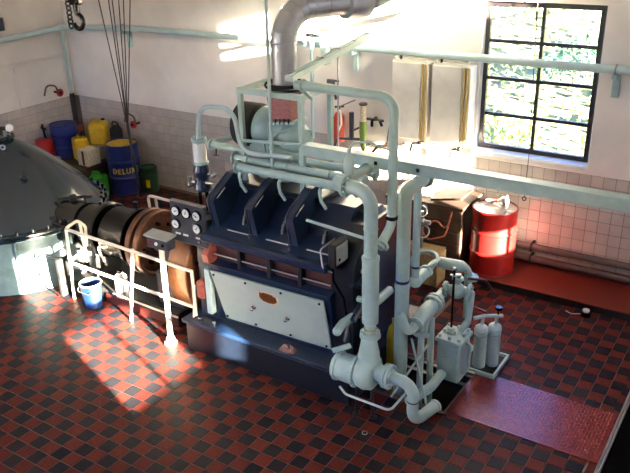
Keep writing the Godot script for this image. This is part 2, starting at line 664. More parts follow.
	for r in rects(0, SOUTH, -0.25, TOP, holes):
		p2.span(V(EAST, r[2], r[0]), V(EAST + 0.3, r[3], r[1]))
	part("plaster", p2, M.plaster, wr)
	var uz := V(0, 0, -1)
	make_window("window_2", V(EAST + 0.15, 1.13, 7.24), uz, V(-1, 0, 0), 1.49, 1.22, [0.6, 1.2], [0.47, 0.86], false, [0.034, 0.2], [0.14, 0.034])
	part("added_sun_blocker", mb().span(V(EAST + 0.13, 1.60, 5.79), V(EAST + 0.17, 2.30, 6.05), 0.004), M.frame, get_node("window_2"))  # added unseen panel that keeps sun off the engine side cover
	make_window("window_3", V(EAST + 0.15, 1.13, 2.3), uz, V(-1, 0, 0), 0.78, 1.53, [0.39], [0.51, 1.05], false, [], [0.24, 0.034])
	make_window("window_4", V(EAST + 0.15, 4.06, 3.09), uz, V(-1, 0, 0), 1.84, 0.72, [0.92], [], false)
	# front wall behind the camera, with the windows that fill the hall with skylight
	var wf := setting("wall_front")
	var fh := []
	for k in 2:
		fh.append([1.2 + k * 3.6, 3.9 + k * 3.6, 1.3, 4.6])
	var p3 := mb()
	for r in rects(-0.3, EAST + 0.3, -0.25, TOP, fh):
		p3.span(V(r[0], r[2], SOUTH), V(r[1], r[3], SOUTH + 0.3))
	part("plaster", p3, M.plaster, wf)
	for k in 2:
		make_window("window_%d" % (5 + k), V(fh[k][1], 1.3, SOUTH + 0.15), V(-1, 0, 0), V(0, 0, -1), 2.7, 3.3, [0.675, 1.35, 2.025], [0.82, 1.65, 2.47])
	var ce := setting("ceiling")
	part("slab", mb().span(V(-0.3, TOP, -0.3), V(EAST + 0.3, TOP + 0.25, SOUTH + 0.3)), M.ceiling, ce)

func build_outdoors() -> void:
	# a grassy bank rising behind the building
	var g := mb()
	var fn := FastNoiseLite.new()
	fn.seed = 5
	fn.frequency = 0.12
	var hgt := func(x: float, z: float) -> float:
		return -0.6 + maxf(0, -z - 3.0) * 0.36 + fn.get_noise_2d(x, z) * 0.6 * clampf(-z / 6.0 - 0.3, 0, 1)
	var nx := 50
	var nz := 40
	for i in nx:
		for j in nz:
			var x0 := -18.0 + i * 1.0
			var x1 := x0 + 1.0
			var z0 := -0.35 - j * 0.9
			var z1 := z0 - 0.9
			var a := V(x0, hgt.call(x0, z0), z0)
			var b := V(x1, hgt.call(x1, z0), z0)
			var c := V(x1, hgt.call(x1, z1), z1)
			var d := V(x0, hgt.call(x0, z1), z1)
			var m := (c - a).cross(b - a).normalized()
			if m.y < 0: m = -m
			g.tri(a, b, c, m, m, m)
			g.tri(a, c, d, m, m, m)
	var bank := single("grassy_bank", g, M.ground, "sunlit grassy bank rising outside the window", "ground", V(7, -0.6, -0.35))
	var lit := mb()
	for k in 5500:
		var x := rng.randf_range(-2.0, 12.0)
		var z := rng.randf_range(-17.0, -1.5)
		var c := V(x, hgt.call(x, z) + rng.randf_range(0.02, 0.14), z)
		var nn := V(rng.randf_range(-1, 1), rng.randf_range(-0.2, 1), rng.randf_range(-1, 1)).normalized()
		var e := nn.cross(V(rng.randf_range(-1, 1), 0.3, rng.randf_range(-1, 1))).normalized()
		var f := nn.cross(e)
		var sz := rng.randf_range(0.04, 0.1)
		lit.quad(c - e * sz, c + f * sz * 0.6, c + e * sz, c - f * sz * 0.6, nn)
	part("ground_cover", lit, M.leaf, bank).set_meta("kind", "stuff")
	var shrubs := [[5.2, -5.5, 0.75, "broad blue-green shrub low in the left window panes", 0], [6.9, -4.6, 0.6, "shrub low in the right half of the window", 1], [7.3, -7.0, 0.8, "blue-green shrub in the middle right panes", 0], [4.2, -8.5, 0.7, "shrub in the middle left panes", 1], [6.0, -9.5, 0.8, "pale shrub in the upper middle of the window", 1], [4.6, -12.5, 0.9, "far pale shrub in the top left panes", 1], [7.6, -11.0, 0.8, "far pale shrub in the top right panes", 1], [2.6, -11.0, 0.9, "far blue-green shrub at the left window edge", 0]]
	for q in shrubs:
		var x: float = q[0]
		var z: float = q[1]
		var y: float = hgt.call(x, z)
		var t := thing("garden_shrub", q[3], "shrub", V(x, y, z), "shrubs outside the window")
		var r: float = q[2]
		var lv := mb()
		for w in 520:
			var dv := V(rng.randf_range(-1, 1), rng.randf_range(-0.2, 1), rng.randf_range(-1, 1)).normalized()
			var c := V(x, y + r * 0.55, z) + dv * r * rng.randf_range(0.5, 1.0)
			var nn := V(rng.randf_range(-1, 1), rng.randf_range(0, 1), rng.randf_range(-1, 1)).normalized()
			var e := nn.cross(V(rng.randf_range(-1, 1), 0.3, rng.randf_range(-1, 1))).normalized()
			var f := nn.cross(e)
			var s := rng.randf_range(0.04, 0.09)
			lv.quad(c - e * s, c + f * s * 0.5, c + e * s, c - f * s * 0.5, nn)
		part("foliage", lv, M.leaf if q[4] else M.leaf_shaded, t)
		var stem := mb()
		for w in 3:
			stem.rod(V(x, y - 0.1, z), V(x + rng.randf_range(-0.2, 0.2), y + r * 0.9, z + rng.randf_range(-0.2, 0.2)), 0.015, 6)
		part("stems", stem, M.bark, t)

# ---------------------------------------------------------------- the engine
func build_engine() -> void:
	var t := thing("stationary_engine", "large dark blue V engine with a pale bolted side cover", "engine", V(7.2, 0, 3.15))
	part("bedplate", mb().span(V(6.12, 0, 2.38), V(8.25, 0.34, 3.92), 0.015), M.blue_dark, t)
	part("bed_ledge", mb().span(V(6.08, 0.34, 2.35), V(8.28, 0.385, 3.94), 0.01), M.blue, t)
	var cz := [V(0, 0, 0)]
	var prof := [Vector2(2.58, 0.385), Vector2(2.47, 1.1), Vector2(2.57, 1.12), Vector2(2.57, 1.38), Vector2(2.44, 1.40), Vector2(2.44, 1.46), Vector2(2.75, 1.60), Vector2(3.0, 1.86), Vector2(3.3, 1.86), Vector2(3.55, 1.60), Vector2(3.86, 1.46), Vector2(3.86, 1.40), Vector2(3.70, 1.38), Vector2(3.70, 1.13), Vector2(3.80, 1.10), Vector2(3.70, 0.385)]
	part("crankcase", mb().prism(prof, V(6.45, 0, 0), V(0, 0, 1), V(0, 1, 0), V(1.51, 0, 0)), M.blue, t)
	part("top_deck", mb().span(V(6.4, 1.86, 2.72), V(7.62, 1.92, 3.4), 0.01), M.blue_dark, t)
	part("oxide_panel", mb().span(V(6.49, 1.135, 3.70), V(7.93, 1.375, 3.715)), M.oxide, t, "dark red panel in a recess")
	part("oxide_bracket", mb().prism([Vector2(3.62, 1.10), Vector2(3.84, 1.12), Vector2(3.86, 1.22), Vector2(3.72, 1.40), Vector2(3.6, 1.40)], V(6.40, 0, 0), V(0, 0, 1), V(0, 1, 0), V(0.08, 0, 0)), M.oxide_light, t, "faded red bracket")
	for x in [6.82, 7.2, 7.58]:
		part("web", mb().span(V(x, 1.12, 3.70), V(x + 0.05, 1.385, 3.79), 0.006), M.blue_dark, t)
	part("drain_line", mb().rod(V(6.5, 1.21, 3.765), V(7.95, 1.21, 3.765), 0.008, 8), M.steel, t)
	part("bank_rail", mb().span(V(6.42, 1.385, 3.56), V(7.99, 1.475, 3.9), 0.022), M.blue, t)
	part("bank_rail", mb().span(V(6.42, 1.385, 2.40), V(7.99, 1.475, 2.74), 0.022), M.blue, t)
	# cylinder covers, three on each bank
	for side in [1, -1]:
		for x in [6.49, 6.98, 7.47]:
			var z0 := 3.15
			var q := []
			for p in [Vector2(3.80, 1.83), Vector2(3.76, 1.87), Vector2(3.45, 2.03), Vector2(3.34, 2.03), Vector2(3.28, 1.98), Vector2(3.25, 1.5), Vector2(3.69, 1.46), Vector2(3.72, 1.50)]:
				q.append(Vector2(z0 + side * (p.x - z0), p.y))
			var cv := part("cylinder_cover", mb().prism(q, V(x, 0, 0), V(0, 0, 1), V(0, 1, 0), V(0.085, 0, 0)), M.blue, t)
			var e := mb()
			var pl := []
			for k in [2, 1, 0, 7]:
				pl.append(V(x + 0.006, q[k].y, q[k].x))
			e.tube(PackedVector3Array(pl), 0.011, 8)
			part("edge_bead", e, M.blue, cv)
			e = mb()
			e.tube(PackedVector3Array([V(x + 0.091, 1.845, z0 + side * 0.60), V(x + 0.091, 1.92, z0 + side * 0.46)]), 0.008, 8)
			part("highlight_streak", e, M.chrome, cv)  # bright bar put in for the highlight streak along the cover edge
			part("cylinder_head", mb().prism([Vector2(z0 + side * 0.12, 1.5), Vector2(z0 + side * 0.12, 1.74), Vector2(z0 + side * 0.26, 1.74), Vector2(z0 + side * 0.38, 1.62), Vector2(z0 + side * 0.42, 1.47)], V(x + 0.14, 0, 0), V(0, 0, 1), V(0, 1, 0), V(0.30, 0, 0)), M.blue_dark, t)
			if side == 1:
				part("fuel_line", mb().rod(V(x + 0.2, 1.52, 3.74), V(x + 0.47, 1.52, 3.74), 0.008, 8), M.steel, t)
				part("injector", mb().rod(V(x + 0.32, 1.47, 3.64), V(x + 0.32, 1.64, 3.58), 0.03, 10).rod(V(x + 0.32, 1.64, 3.58), V(x + 0.32, 1.68, 3.57), 0.018, 8), M.blue_dark, t)
				part("clip", mb().box(V(x + 0.02, 1.49, 3.78), V(0.02, 0.05, 0.02), 0.004), M.chrome, t)
	# free end of the engine
	part("end_housing", mb().prism([Vector2(2.6, 0.385), Vector2(2.6, 1.35), Vector2(2.85, 1.75), Vector2(3.42, 1.75), Vector2(3.70, 1.38), Vector2(3.70, 0.385)], V(7.96, 0, 0), V(0, 0, 1), V(0, 1, 0), V(0.2, 0, 0)), M.blue_dark, t)
	part("end_cover", mb().prism([Vector2(2.9, 0.45), Vector2(2.9, 1.2), Vector2(3.1, 1.45), Vector2(3.35, 1.45), Vector2(3.55, 1.2), Vector2(3.55, 0.45)], V(8.16, 0, 0), V(0, 0, 1), V(0, 1, 0), V(0.05, 0, 0)), M.blue, t)
	part("brace", mb().rod(V(8.1, 0.62, 3.74), V(8.1, 1.18, 3.52), 0.028), M.blue, t)
	part("brace", mb().rod(V(8.14, 1.25, 3.7), V(8.14, 1.05, 3.4), 0.03), M.blue, t)
	part("brace", mb().rod(V(8.22, 0.9, 3.66), V(8.22, 1.3, 3.5), 0.02), M.blue, t)
	part("brace", mb().rod(V(8.22, 0.92, 3.80), V(8.22, 1.12, 3.46), 0.034), M.blue, t)
	part("brace", mb().rod(V(8.24, 1.28, 3.72), V(8.24, 1.40, 3.40), 0.022), M.blue, t)
	part("grease_cup", mb().disc(V(8.23, 1.1, 3.68), V(1, 0, 0), 0.03, 0.06, 12), M.pale, t)
	part("grease_cup", mb().disc(V(8.23, 1.36, 3.6), V(1, 0, 0), 0.026, 0.06, 12), M.brass, t)
	part("rear_casting", mb().span(V(7.66, 1.475, 2.9), V(8.12, 1.8, 3.3), 0.05), M.blue_dark, t)
	part("control_rod", mb().rod(V(7.72, 1.86, 3.8), V(8.34, 1.80, 3.78), 0.015), M.pale, t)
	var jb := part("terminal_box", mb().span(V(7.97, 1.44, 3.60), V(8.05, 1.68, 3.84), 0.01), M.black_matt, t)
	part("lid", mb().span(V(8.05, 1.47, 3.62), V(8.062, 1.66, 3.82), 0.004), M.grey_box, jb)
	part("lock", mb().disc(V(8.064, 1.52, 3.78), V(1, 0, 0), 0.016, 0.012, 10), M.black, jb)
	part("cable", mb().pipe([V(8.0, 1.46, 3.8), V(8.02, 1.3, 3.82), V(8.08, 1.1, 3.74), V(8.1, 0.9, 3.72)], 0.011, 0.08, 8), M.rubber, t)
	part("cable", mb().pipe([V(7.98, 1.7, 3.72), V(7.9, 1.62, 3.86), V(7.95, 1.45, 3.9), V(8.02, 1.4, 3.84)], 0.008, 0.05, 8), M.steel, t)
	# pale side cover leaning out at the top
	var up := V(0, 0.61, 0.10).normalized()
	var nn := V(0, -0.10, 0.61).normalized()
	var o := V(6.57, 0.445, 3.715)
	var cp := part("side_cover", mb().prism([Vector2(0, 0), Vector2(1.36, 0.03), Vector2(1.33, 0.62), Vector2(-0.09, 0.60)], o, V(1, 0, 0), up, nn * 0.022), M.cover, t, "pale grey-green cover plate")
	for q in [[-0.045, 0.565], [0.38, 0.575], [0.83, 0.58], [1.29, 0.585], [0.03, 0.035], [0.42, 0.045], [0.87, 0.055], [1.31, 0.06]]:
		part("bolt", mb().disc(o + V(q[0], 0, 0) + up * q[1] + nn * 0.028, nn, 0.014, 0.014, 8), M.black, cp)
	for q in [[0.44, 0.285], [0.87, 0.275]]:
		var kp: Vector3 = o + V(q[0], 0, 0) + up * q[1]
		part("knob", mb().disc(kp + nn * 0.03, nn, 0.026, 0.016, 16).rod(kp + nn * 0.03, kp + nn * 0.06, 0.008).ball(kp + nn * 0.068, 0.02, 12), M.chrome, cp)
	var bo := o + V(0.535, 0, 0) + up * 0.43 + nn * 0.022
	var shape := [Vector2(-0.012, 0.03), Vector2(0.0, 0.0), Vector2(0.04, -0.028), Vector2(0.12, -0.04), Vector2(0.20, -0.028), Vector2(0.235, 0.0), Vector2(0.245, 0.03), Vector2(0.235, 0.07), Vector2(0.20, 0.078), Vector2(0.19, 0.095), Vector2(0.13, 0.10), Vector2(0.05, 0.10), Vector2(0.04, 0.085), Vector2(0.0, 0.09)]
	var bd := part("badge", mb().prism(shape, bo, V(1, 0, 0), up, nn * 0.006), M.badge_rim, cp, "shield-shaped brown maker's badge")
	var inner := []
	for p in shape: inner.append(Vector2(0.117, 0.033) + (p - Vector2(0.117, 0.033)) * 0.86)
	var bd2 := mb().prism(inner, bo + nn * 0.006, V(1, 0, 0), up, nn * 0.004)
	for k in 4:                                                 # the worn raised relief of the emblem
		bd2.box(bo + V(0.045 + k * 0.047, 0, 0) + up * 0.035 + nn * 0.012, V(0.028, 0.05, 0.006), 0.004, Basis(V(1, 0, 0), up, nn))
	bd2.box(bo + V(0.117, 0, 0) + up * -0.005 + nn * 0.012, V(0.13, 0.012, 0.006), 0.003, Basis(V(1, 0, 0), up, nn))
	part("relief", bd2, M.badge, bd)
	# driving end
	var fw := mb().lathe([Vector2(0.11, 0.0), Vector2(0.5, 0.0), Vector2(0.53, -0.03), Vector2(0.605, -0.03), Vector2(0.62, -0.015), Vector2(0.62, 0.235), Vector2(0.605, 0.25), Vector2(0.53, 0.25), Vector2(0.5, 0.2), Vector2(0.11, 0.2)], V(5.85, 0.79, 3.2), V(1, 0, 0), 56)
	var fly := part("flywheel", fw, M.tan, t, "tan painted flywheel")
	for k in 10:
		var a := TAU * k / 10.0
		part("bolt", mb().disc(V(6.055, 0.79 + cos(a) * 0.4, 3.2 + sin(a) * 0.4), V(1, 0, 0), 0.025, 0.03, 8), M.chrome, fly)
	part("crankshaft_end", mb().rod(V(6.04, 0.79, 3.2), V(6.46, 0.79, 3.2), 0.11, 20), M.steel, t)
	part("gear_case", mb().prism([Vector2(2.65, 0.385), Vector2(2.65, 1.2), Vector2(2.9, 1.5), Vector2(3.5, 1.5), Vector2(3.7, 1.2), Vector2(3.72, 0.385)], V(6.2, 0, 0), V(0, 0, 1), V(0, 1, 0), V(0.25, 0, 0)), M.blue, t)
	part("sunlit_strip", mb().span(V(6.35, 0.46, 3.72), V(6.43, 1.02, 3.80), 0.012), M.pale_bright, t)  # pale strip put in for a narrow sunlit patch on the engine
	part("oil_filler", mb().span(V(6.22, 0.62, 3.68), V(6.34, 0.84, 3.82), 0.03), M.oxide_light, t)
	part("hand_lever", mb().rod(V(6.2, 0.40, 3.86), V(6.24, 0.8, 3.84), 0.012), M.cream, t)
	for q in [6.3, 6.5]:
		part("foundation_bolt", mb().disc(V(q, 0.40, 3.865), V(0, 1, 0), 0.024, 0.05, 6), M.chrome, t)

func build_turbo() -> void:
	var t := thing("turbocharger", "pale turbocharger with a black round intake and pink outlet box", "turbocharger", V(6.9, 1.92, 3.05))
	part("pedestal", mb().span(V(6.7, 1.92, 2.9), V(7.1, 2.28, 3.2), 0.02), M.pale, t)
	part("intake_filter", mb().lathe([Vector2(0, 0), Vector2(0.19, 0), Vector2(0.235, 0.03), Vector2(0.235, 0.26), Vector2(0.2, 0.29), Vector2(0, 0.29)], V(6.40, 2.45, 3.05), V(1, 0, 0), 36), M.black_matt, t, "black drum-shaped intake filter")
	part("compressor_housing", mb().lathe([Vector2(0, 0), Vector2(0.2, 0), Vector2(0.225, 0.03), Vector2(0.22, 0.1), Vector2(0.18, 0.17), Vector2(0.12, 0.2), Vector2(0, 0.2)], V(6.68, 2.44, 3.05), V(1, 0, 0), 36, true), M.pale, t)
	part("centre_housing", mb().lathe([Vector2(0.11, 0), Vector2(0.11, 0.2)], V(6.8, 2.44, 3.05), V(1, 0, 0), 24).flange(V(6.86, 2.44, 3.05), V(1, 0, 0), 0.16, 0.03, 10, 0.012), M.pale, t)
	var tb := mb().lathe([Vector2(0, 0), Vector2(0.13, 0), Vector2(0.16, 0.04), Vector2(0.165, 0.12), Vector2(0.15, 0.2), Vector2(0.09, 0.24), Vector2(0, 0.24)], V(6.98, 2.38, 3.05), V(1, 0, 0), 32, true)
	part("turbine_housing", tb.flange(V(7.23, 2.38, 3.05), V(1, 0, 0), 0.11, 0.03, 8, 0.012), M.pale, t)
	var ob := mb()
	var q0 := [V(6.9, 2.55, 2.94), V(7.14, 2.59, 2.94), V(7.14, 2.59, 3.18), V(6.9, 2.55, 3.18)]
	var q1 := [V(6.86, 2.86, 2.9), V(7.14, 2.86, 2.9), V(7.14, 2.86, 3.2), V(6.86, 2.86, 3.2)]
	for k in 4:
		var l := (k + 1) % 4
		var nn2: Vector3 = [V(0, 0, -1), V(1, 0, 0), V(0, 0, 1), V(-1, 0, 0)][k]
		ob.quad(q0[k], q0[l], q1[l], q1[k], nn2)
	ob.quad(q0[0], q0[1], q0[2], q0[3], V(0, -1, 0))
	ob.quad(q1[0], q1[1], q1[2], q1[3], V(0, 1, 0))
	part("outlet_box", ob, M.pink, t, "faded pink outlet box")
	part("outlet_flange", mb().box(V(7.02, 2.555, 3.06), V(0.30, 0.03, 0.29), 0.004, Basis(V(0, 0, 1), 0.12)), M.pale, t)
	for k in 5:
		part("stud", mb().disc(V(6.91 + k * 0.055, 2.56 + k * 0.007, 3.20), V(0, 1, 0), 0.011, 0.06, 6), M.blue_dark, t)
	part("oil_pipe", mb().pipe([V(6.98, 2.2, 3.3), V(6.9, 2.36, 3.3), V(7.05, 2.48, 3.28), V(7.22, 2.56, 3.24)], 0.014, 0.08, 8), M.pale, t)
	part("mounting_foot", mb().prism([Vector2(6.62, 2.22), Vector2(6.72, 2.5), Vector2(6.8, 2.5), Vector2(6.84, 2.22)], V(0, 0, 3.2), V(1, 0, 0), V(0, 1, 0), V(0, 0, 0.03)), M.pale, t)
	# angle iron table round the exhaust outlet
	var f := thing("exhaust_support_frame", "pale angle-iron table frame standing over the turbocharger", "frame", V(7.0, 1.92, 3.05))
	for x in [6.62, 7.36]:
		for z in [2.78, 3.31]:
			part("leg", mb().span(V(x - 0.025, 1.92, z - 0.025), V(x + 0.025, 2.85, z + 0.025), 0.003), M.pale, f)
	for z in [2.78, 3.31]:
		part("rail", mb().span(V(6.59, 2.85, z - 0.03), V(7.39, 2.905, z + 0.03), 0.004), M.pale, f)
	for x in [6.62, 7.36]:
		part("rail", mb().span(V(x - 0.03, 2.85, 2.81), V(x + 0.03, 2.905, 3.28), 0.004), M.pale, f)
	part("tie_bar", mb().rod(V(6.62, 2.36, 3.34), V(7.36, 2.42, 3.34), 0.018), M.pale, f)
	# exhaust
	var e := thing("exhaust_pipe", "silver sheet-metal exhaust pipe bending over above the engine", "exhaust pipe", V(7.0, 2.86, 3.05))
	var dir := V(0.37, 0, -0.93)
	var c0 := V(7.0, 2.86, 3.05)
	var c1 := V(7.0, 3.655, 3.05)
	var run := MB.fillet(PackedVector3Array([c0, c1, c1 + dir * 1.0]), 0.32, 12)
	part("lagged_duct", mb().tube(run, 0.126, 28), M.duct, e)
	for k in range(1, run.size() - 1):
		if k % 2 == 1 or k == run.size() - 2:
			part("seam", mb().ring(run[k], run[k + 1] - run[k - 1], 0.127, 0.0035, 32, 6), M.duct, e)
	part("seam", mb().ring(V(7.0, 3.34, 3.05), V(0, 1, 0), 0.128, 0.005, 32, 6), M.duct, e)
	for k in 2:
		part("seam", mb().ring(c1 + dir * (0.5 + 0.25 * k), dir, 0.128, 0.004, 32, 6), M.duct, e)
	part("collar", mb().lathe([Vector2(0.1, 0), Vector2(0.17, 0.03), Vector2(0.185, 0.22), Vector2(0.175, 0.30), Vector2(0.1, 0.32)], c1 + dir * 0.72, dir, 32), M.duct, e)
	var c2 := c1 + dir * 1.12
	part("wall_duct", mb().pipe([c2, c2 + dir * 0.45 + V(0, 0.12, 0), V(c2.x + 0.7, 4.15, 0.16)], 0.105, 0.3, 24), M.duct, e)
	part("lagging_rope", mb().ring(V(7.0, 2.925, 3.05), V(0, 1, 0), 0.17, 0.018, 28, 8).ring(V(7.02, 2.92, 3.06), V(0.08, 1, 0.05), 0.215, 0.012, 28, 8), M.black_matt, e, "black lagging round the foot")
	part("flange", mb().disc(V(7.0, 2.912, 3.05), V(0, 1, 0), 0.15, 0.012, 28), M.steel, e)

func build_headers() -> void:
	var data := [
		["water_header", "long pale water pipe nearest the blue cylinder covers", 3.5, 2.13, 6.66, 8.12, 0.043, true],
		["water_header", "pale middle pipe of three running along the engine top", 3.34, 2.155, 6.5, 8.1, 0.045, false],
		["water_header", "thick pale pipe under the exhaust frame along the engine", 3.12, 2.17, 6.0, 8.1, 0.038, false]]
	for d in data:
		var t := thing(d[0], d[1], "pipe", V((d[4] + d[5]) / 2, d[3] - d[6], d[2]), "water pipes along the engine top")
		part("tube", mb().rod(V(d[4], d[3], d[2]), V(d[5], d[3], d[2]), d[6], 20), M.pale, t)
		for x in [d[4] + 0.02, d[5] - 0.02]:
			part("flange", mb().flange(V(x, d[3], d[2]), V(1, 0, 0), d[6] + 0.028, 0.022, 6, 0.008), M.pale, t)
		if d[7]:
			for x in [6.76, 7.25, 7.73]:
				part("branch", mb().pipe([V(x - 0.02, d[3] - 0.03, d[2]), V(x - 0.02, d[3] - 0.06, d[2] + 0.06), V(x, 1.97, d[2] + 0.06), V(x + 0.02, 1.88, d[2] + 0.01)], 0.016, 0.04, 10), M.pale_bright, t)
				part("union", mb().disc(V(x - 0.02, d[3] - 0.01, d[2] + 0.02), V(0, 0.6, 0.5), 0.03, 0.05, 8), M.pale, t)
		elif d[2] > 3.2:
			for x in [6.7, 7.2, 7.7]:
				part("clamp", mb().ring(V(x, d[3], d[2]), V(1, 0, 0), d[6] + 0.004, 0.009, 20, 6), M.pale, t)
		else:
			part("cross_branch", mb().pipe([V(6.05, d[3] + 0.01, d[2]), V(6.02, d[3] + 0.02, d[2] - 0.05), V(6.3, d[3] + 0.06, d[2] - 0.5)], 0.03, 0.04, 14), M.pale, t)
			part("bleed_cock", mb().rod(V(6.1, 2.14, 3.14), V(6.1, 2.06, 3.16), 0.012).rod(V(6.07, 2.07, 3.16), V(6.14, 2.07, 3.16), 0.009), M.black, t)
			part("bracket", mb().rod(V(6.64, 2.16, 3.12), V(6.64, 2.30, 3.12), 0.018), M.pale, t)
	# channel beam that runs from the engine to the right wall
	var b := thing("channel_beam", "long pale steel channel running from the engine to the right", "beam", V(9.5, 2.3, 3.3))
	part("top_flange", mb().span(V(7.39, 2.415, 3.24), V(EAST, 2.43, 3.36), 0.003), M.pale, b)
	part("bottom_flange", mb().span(V(7.39, 2.31, 3.27), V(EAST, 2.322, 3.34), 0.003), M.pale, b)
	part("web", mb().span(V(7.39, 2.322, 3.325), V(EAST, 2.415, 3.34)), M.pale, b)
	for x in [8.2, 8.63]:
		part("hole_plug", mb().box(V(x, 2.365, 3.344), V(0.03, 0.035, 0.012), 0.004), M.black, b)
	# thin poles
	var p := thing("vent_pole", "thin pale vertical pipe in front of the silver exhaust", "pipe", V(7.05, 1.98, 3.38))
	part("tube", mb().rod(V(7.03, 1.92, 3.38), V(7.06, 4.4, 3.38), 0.017, 12), M.pale_bright, p)
	part("joint", mb().disc(V(7.034, 2.36, 3.38), V(0, 1, 0), 0.028, 0.05, 12), M.pale, p)
	part("joint", mb().disc(V(7.034, 2.27, 3.38), V(0, 1, 0), 0.026, 0.03, 12), M.blue_dark, p)

func build_pipework() -> void:
	# arch from the tray down to the riser
	var a := thing("arch_pipe", "pale pipe arching over the engine's right end and down", "pipe", V(8.46, 1.78, 3.6))
	part("tube", mb().pipe([V(7.44, 3.05, 3.5), V(8.46, 3.04, 3.5), V(8.46, 1.86, 3.5), V(8.46, 1.72, 3.74)], 0.044, 0.13, 20), M.pale, a)
	part("collar", mb().disc(V(8.46, 1.93, 3.5), V(0, 1, 0), 0.056, 0.035, 20), M.black, a, "dark band")
	part("flange", mb().flange(V(8.46, 1.74, 3.71), V(0, -0.5, 0.86), 0.08, 0.025, 6, 0.01), M.pale, a)
	part("clamp", mb().ring(V(7.52, 3.05, 3.5), V(1, 0, 0), 0.05, 0.014, 20, 8).rod(V(7.52, 3.0, 3.5), V(7.5, 2.9, 3.34), 0.02), M.pale, a)
	# tray from the arch up to the back wall
	var tr := thing("cable_tray", "pale open tray slanting up from the arch pipe to the wall", "tray", V(7.4, 3.08, 3.5))
	var t0 := V(7.36, 3.10, 3.5)
	var t1 := V(6.87, 3.24, 0.0)
	part("trunk", mb().bar(t0, t1, 0.085, 0.06, 0.006), M.pale_bright, tr)
	part("lid_strip", mb().bar(t0 + V(0, 0.034, 0), t1 + V(0, 0.034, 0), 0.04, 0.012), M.pale_bright, tr)
	for k in 6:
		part("clip", mb().box(t0.lerp(t1, 0.2 + 0.12 * k) + V(0, 0.042, 0), V(0.09, 0.01, 0.02), 0.003), M.steel, tr)
	# front riser
	var r := thing("riser_pipe", "thick pale vertical pipe standing on the water pump", "pipe", V(8.445, 0.86, 3.87))
	part("sleeve", mb().lathe([Vector2(0.052, 0.9), Vector2(0.056, 0.99), Vector2(0.076, 1.01), Vector2(0.078, 1.64), Vector2(0.082, 1.65), Vector2(0.082, 1.68), Vector2(0.062, 1.69)], V(8.445, 0, 3.87), V(0, 1, 0), 32), M.pale, r)
	part("tube", mb().pipe([V(8.445, 1.66, 3.87), V(8.445, 2.29, 3.87), V(8.16, 2.29, 3.82)], 0.062, 0.2, 24), M.pale, r)
	part("brass_ring", mb().disc(V(8.445, 0.94, 3.87), V(0, 1, 0), 0.058, 0.022, 20), M.brass, r)
	part("flange", mb().flange(V(8.445, 0.895, 3.87), V(0, 1, 0), 0.095, 0.028, 8, 0.011), M.pale, r)
	part("weld_ring", mb().ring(V(8.445, 1.95, 3.87), V(0, 1, 0), 0.063, 0.005, 24, 6), M.pale, r)
	part("end_flange", mb().flange(V(8.17, 2.29, 3.825), V(1, 0, 0.15), 0.1, 0.035, 8, 0.012), M.pale, r)
	part("tee", mb().rod(V(8.17, 2.29, 3.82), V(8.05, 2.29, 3.8), 0.07, 20).rod(V(8.1, 2.29, 3.85), V(8.1, 2.30, 3.3), 0.05, 18), M.pale, r)
	part("tee_end", mb().disc(V(8.1, 2.30, 3.3), V(0, 0, 1), 0.065, 0.05, 18), M.pale, r)
	part("air_valve", mb().lathe([Vector2(0.03, 0), Vector2(0.045, 0.02), Vector2(0.05, 0.09), Vector2(0.045, 0.15), Vector2(0.02, 0.19), Vector2(0.018, 0.24), Vector2(0, 0.25)], V(8.1, 2.33, 3.66), V(0, 1, 0), 18, true), M.pale_bright, r)
	part("air_hose", mb().pipe([V(8.1, 2.56, 3.66), V(8.12, 2.62, 3.62), V(8.25, 2.64, 3.58), V(8.5, 2.56, 3.52)], 0.01, 0.06, 8), M.pale, r)
	# second riser, out of the pit
	var p2 := thing("pit_riser_pipe", "thick pale pipe rising from the pit behind the pump riser", "pipe", V(8.5, -2.2, 3.33))
	part("tube", mb().pipe([V(8.5, -2.2, 3.33), V(8.5, 2.13, 3.33), V(8.57, 2.2, 2.92)], 0.066, 0.1, 24), M.pale, p2)
	part("sleeve", mb().lathe([Vector2(0.066, 0.2), Vector2(0.07, 0.2), Vector2(0.07, 1.13), Vector2(0.076, 1.14), Vector2(0.076, 1.18), Vector2(0.066, 1.19)], V(8.5, 0, 3.33), V(0, 1, 0), 28), M.pale, p2)
	part("blue_band", mb().disc(V(8.5, 1.215, 3.33), V(0, 1, 0), 0.0685, 0.03, 28, 0.002), M.drum_blue, p2)
	part("flange", mb().flange(V(8.555, 2.185, 3.02), V(0.1, 0, -1), 0.095, 0.03, 8, 0.011), M.pale, p2)
	# third, thinner
	var p3 := thing("slim_riser_pipe", "slim pale pipe with blue band right of the pit riser", "pipe", V(8.56, 1.0, 3.0))
	part("tube", mb().pipe([V(8.48, 2.16, 3.0), V(8.48, 1.03, 3.0), V(8.50, 1.1, 2.55), V(8.82, 1.06, 2.42), V(8.86, 0.5, 2.5)], 0.038, 0.1, 18), M.pale, p3)
	part("blue_band", mb().disc(V(8.48, 1.22, 3.0), V(0, 1, 0), 0.0405, 0.026, 20, 0.002), M.drum_blue, p3)
	part("elbow_socket", mb().ball(V(8.48, 1.05, 2.99), 0.068, 18).rod(V(8.48, 1.04, 2.97), V(8.49, 1.07, 2.77), 0.056, 18).disc(V(8.49, 1.07, 2.76), V(0, -0.15, 1), 0.07, 0.04, 20), M.pale, p3)
	part("reducer", mb().lathe([Vector2(0.04, 0), Vector2(0.06, 0.02), Vector2(0.062, 0.26), Vector2(0.04, 0.3)], V(8.52, 1.095, 2.55), V(0.95, -0.12, -0.35), 18), M.pale, p3)
	part("joint_ring", mb().flange(V(8.86, 0.95, 2.43), V(0.2, 1, 0), 0.075, 0.03, 6, 0.01), M.pale, p3)
